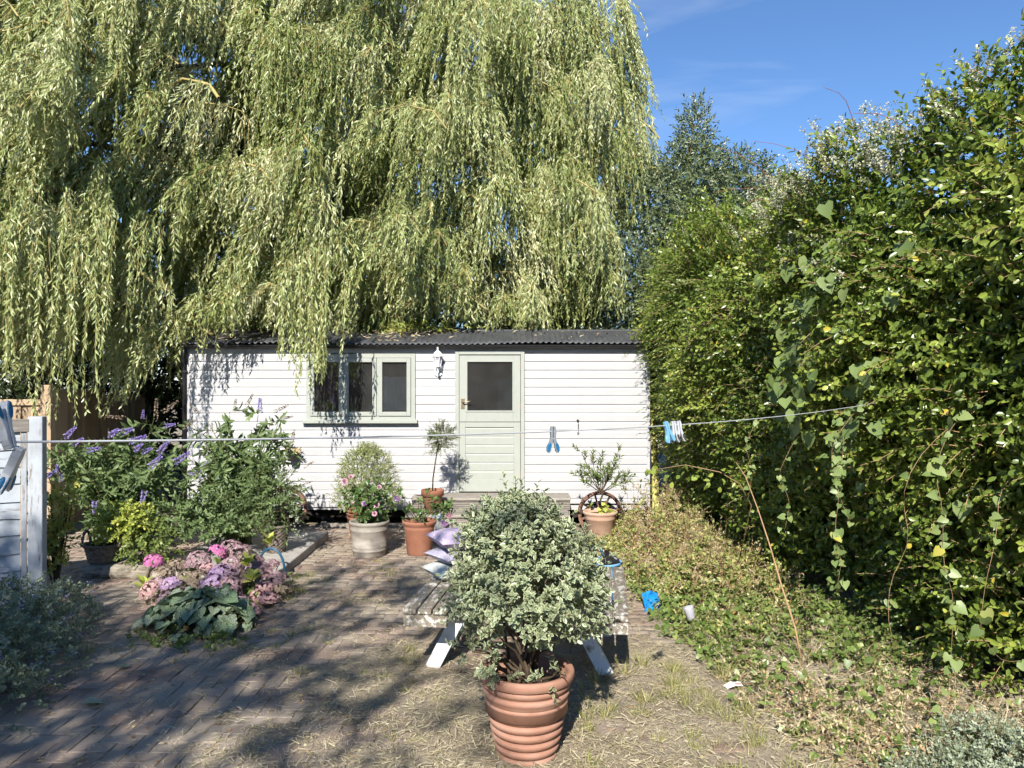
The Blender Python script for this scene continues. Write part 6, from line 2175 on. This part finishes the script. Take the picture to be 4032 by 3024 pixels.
# fallen leaves
n = 5200
x = rng.uniform(-4.4, 2.0, n); y = 3.2 + 6.3 * rng.random(n) ** 1.2
P = np.stack([x, y, np.where(x < 1.03, BT + .004, gz(x, y) + .01)], -1)
an_ = rng.uniform(0, 6.28, n)
lf = leaf_obj('leaf_litter', P, np.stack([np.cos(an_), np.sin(an_), rng.normal(0, .15, n)], -1), np.stack([rng.normal(0, .3, n), rng.normal(0, .3, n), np.ones(n)], -1), rng.uniform(.012, .04, n), rng.uniform(.006, .018, n), 'lance', M['litter'])
tag(lf, 'small fallen leaves and petals scattered over the paving', 'leaf litter', kind='stuff')
# leaves and twigs on the cabin roof
n = 420
x = np.concatenate([rng.uniform(-4.3, -1.0, 220), rng.normal(-1.5, .35, 140), rng.uniform(-1, 1.8, 60)])
s = rng.random(n) * .75
P = np.stack([x, ye + (yr - ye) * s, roof_z(s) + .02 + rng.random(n) * .02], -1)
an_ = rng.uniform(0, 6.28, n)
rl = leaf_obj('roof_litter', P, np.stack([np.cos(an_), np.sin(an_), rng.normal(.1, .3, n)], -1), np.stack([rng.normal(0, .5, n), rng.normal(-.4, .4, n), np.ones(n)], -1), rng.uniform(.04, .09, n), .014, 'lance', M['weed_dry'])
tag(rl, 'fallen willow leaves lying on the corrugated roof', 'leaf litter', kind='stuff')

# a few big fallen leaves on the bricks
for (x, y, sc, lab) in ((-2.42, 4.35, .9, 'large green leaf lying on the bricks near the catmint'), (-2.5, 4.9, .6, 'small green leaf lying on the bricks beyond the large one')):
    o = leaf_obj('fallen_leaf', [[0, 0, 0]], [[1, .2, 0]], [[0, 0, 1]], .11, .09, 'heart', M['catmint'])
    o.location = (x, y, BT + .022)
    o.scale = (sc,) * 3
    tag(o, lab, 'leaf', 'big leaves fallen on the bricks')

# mats of vine on the roof edge
rv = thing('roof_creeper', 'tangle of yellowing creeper lying on the cabin roof above the lantern', 'creeper', (-1.35, 10.9, 2.56))
ns = 120
P0 = np.stack([rng.normal(0, .28, ns), rng.normal(-.1, .15, ns), rng.uniform(0, .10, ns)], -1)
leaf_bush(rv, P0, nrm(rdir(ns) + np.array([0, -.2, .5])), .16, 9, .05, .016, M['golden'], 'lance', .8, .3, stem_m=M['twig'])

# litter
pk = thing('crisp_packet', 'crumpled bright blue shiny packet lying in the weeds beside the bench', 'packet', (1.13, 6.22, .05), .3)
n = 6
V, F = [], []
for i in range(n + 1):
    for j in range(n + 1):
        u, v = i / n - .5, j / n - .5
        V.append((u * .14 + v * .02 + rng.normal(0, .006), v * .09 + rng.normal(0, .012), .055 + v * .12 - abs(u) * .05 + rng.normal(0, .009)))
for i in range(n):
    for j in range(n):
        q = i * (n + 1) + j
        F.append((q, q + n + 1, q + n + 2, q + 1))
o = obj('foil', (V, F), M['packet'], pk)
sm = o.modifiers.new('thick', 'SOLIDIFY'); sm.thickness = .006
cp = thing('plastic_cup', 'clear plastic cup tipped over among the ivy', 'cup', (1.34, 5.72, .09), .4)
obj('cup', xform(lathe([(0, 0), (.028, 0), (.042, .10), (.045, .102), (.045, .106), (.041, .103), (.027, .003), (0, .003)], 24), Matrix.Rotation(-.5, 4, 'X')), M['clear'], cp, smooth=True)
wr = thing('paper_wrapper', 'white paper wrapper with red stripe lying at the bed edge', 'wrapper', (1.33, 4.62, .035), .35)
obj('paper', ([(-.055, -.02, 0), (0, -.024, .012), (.055, -.02, .002), (.06, .02, .012), (0, .024, .022), (-.06, .016, .006)], [(0, 1, 4, 5), (1, 2, 3, 4)]), M['paper'], wr).modifiers.new('thick', 'SOLIDIFY').thickness = .002
obj('red_stripe', ([(.005, -.016, .0155), (.05, -.012, .0075), (.05, -.004, .011), (.005, -.007, .019)], [(0, 1, 2, 3)]), M['red_print'], wr)
dsy = []
for j, (vx, vy, d) in enumerate(((1654, 1430, 4.85), (1693, 1424, 4.9), (1710, 1447, 4.75), (1725, 1455, 4.7), (1592, 1466, 4.75), (1630, 1478, 4.6))):
    X, Z = (vx - 1106) * d / 1661, max(.07, 1.85 - (vy - 829) * d / 1661)
    labs = ['oxeye daisy standing tallest at the bed edge', 'oxeye daisy close against the hedge foot', 'oxeye daisy beside the red tinged dead leaves', 'oxeye daisy nearest the hedge of the low pair', 'small daisy nearest the paving', 'small daisy just behind the paper wrapper']
    t = thing('daisy', labs[j], 'daisy', (X, d, .03), 0, 'daisies at the bed edge')
    obj('stalk', tube([(0, 0, 0), (.005, 0, (Z - .03) * .5), (0, 0, Z - .03)], .0018, 5), M['stem_green'], t)
    q = np.arange(14) * 2 * math.pi / 14
    dd = np.stack([np.cos(q), np.sin(q) * .8, np.sin(q) * .6 + .05], -1)
    leaf_obj('petals', np.tile([[0, 0, Z - .03]], (14, 1)), dd, np.tile([[0, -.7, .8]], (14, 1)), .024, .010, 'petal', M['blossom'], t)
    obj('eye', ([(p[0], p[1] - .003, p[2] + Z - .03) for p in lathe([(0, .006), (.006, .004), (.008, 0)], 10)[0]], lathe([(0, .006), (.006, .004), (.008, 0)], 10)[1]), M['yellow_board'], t)
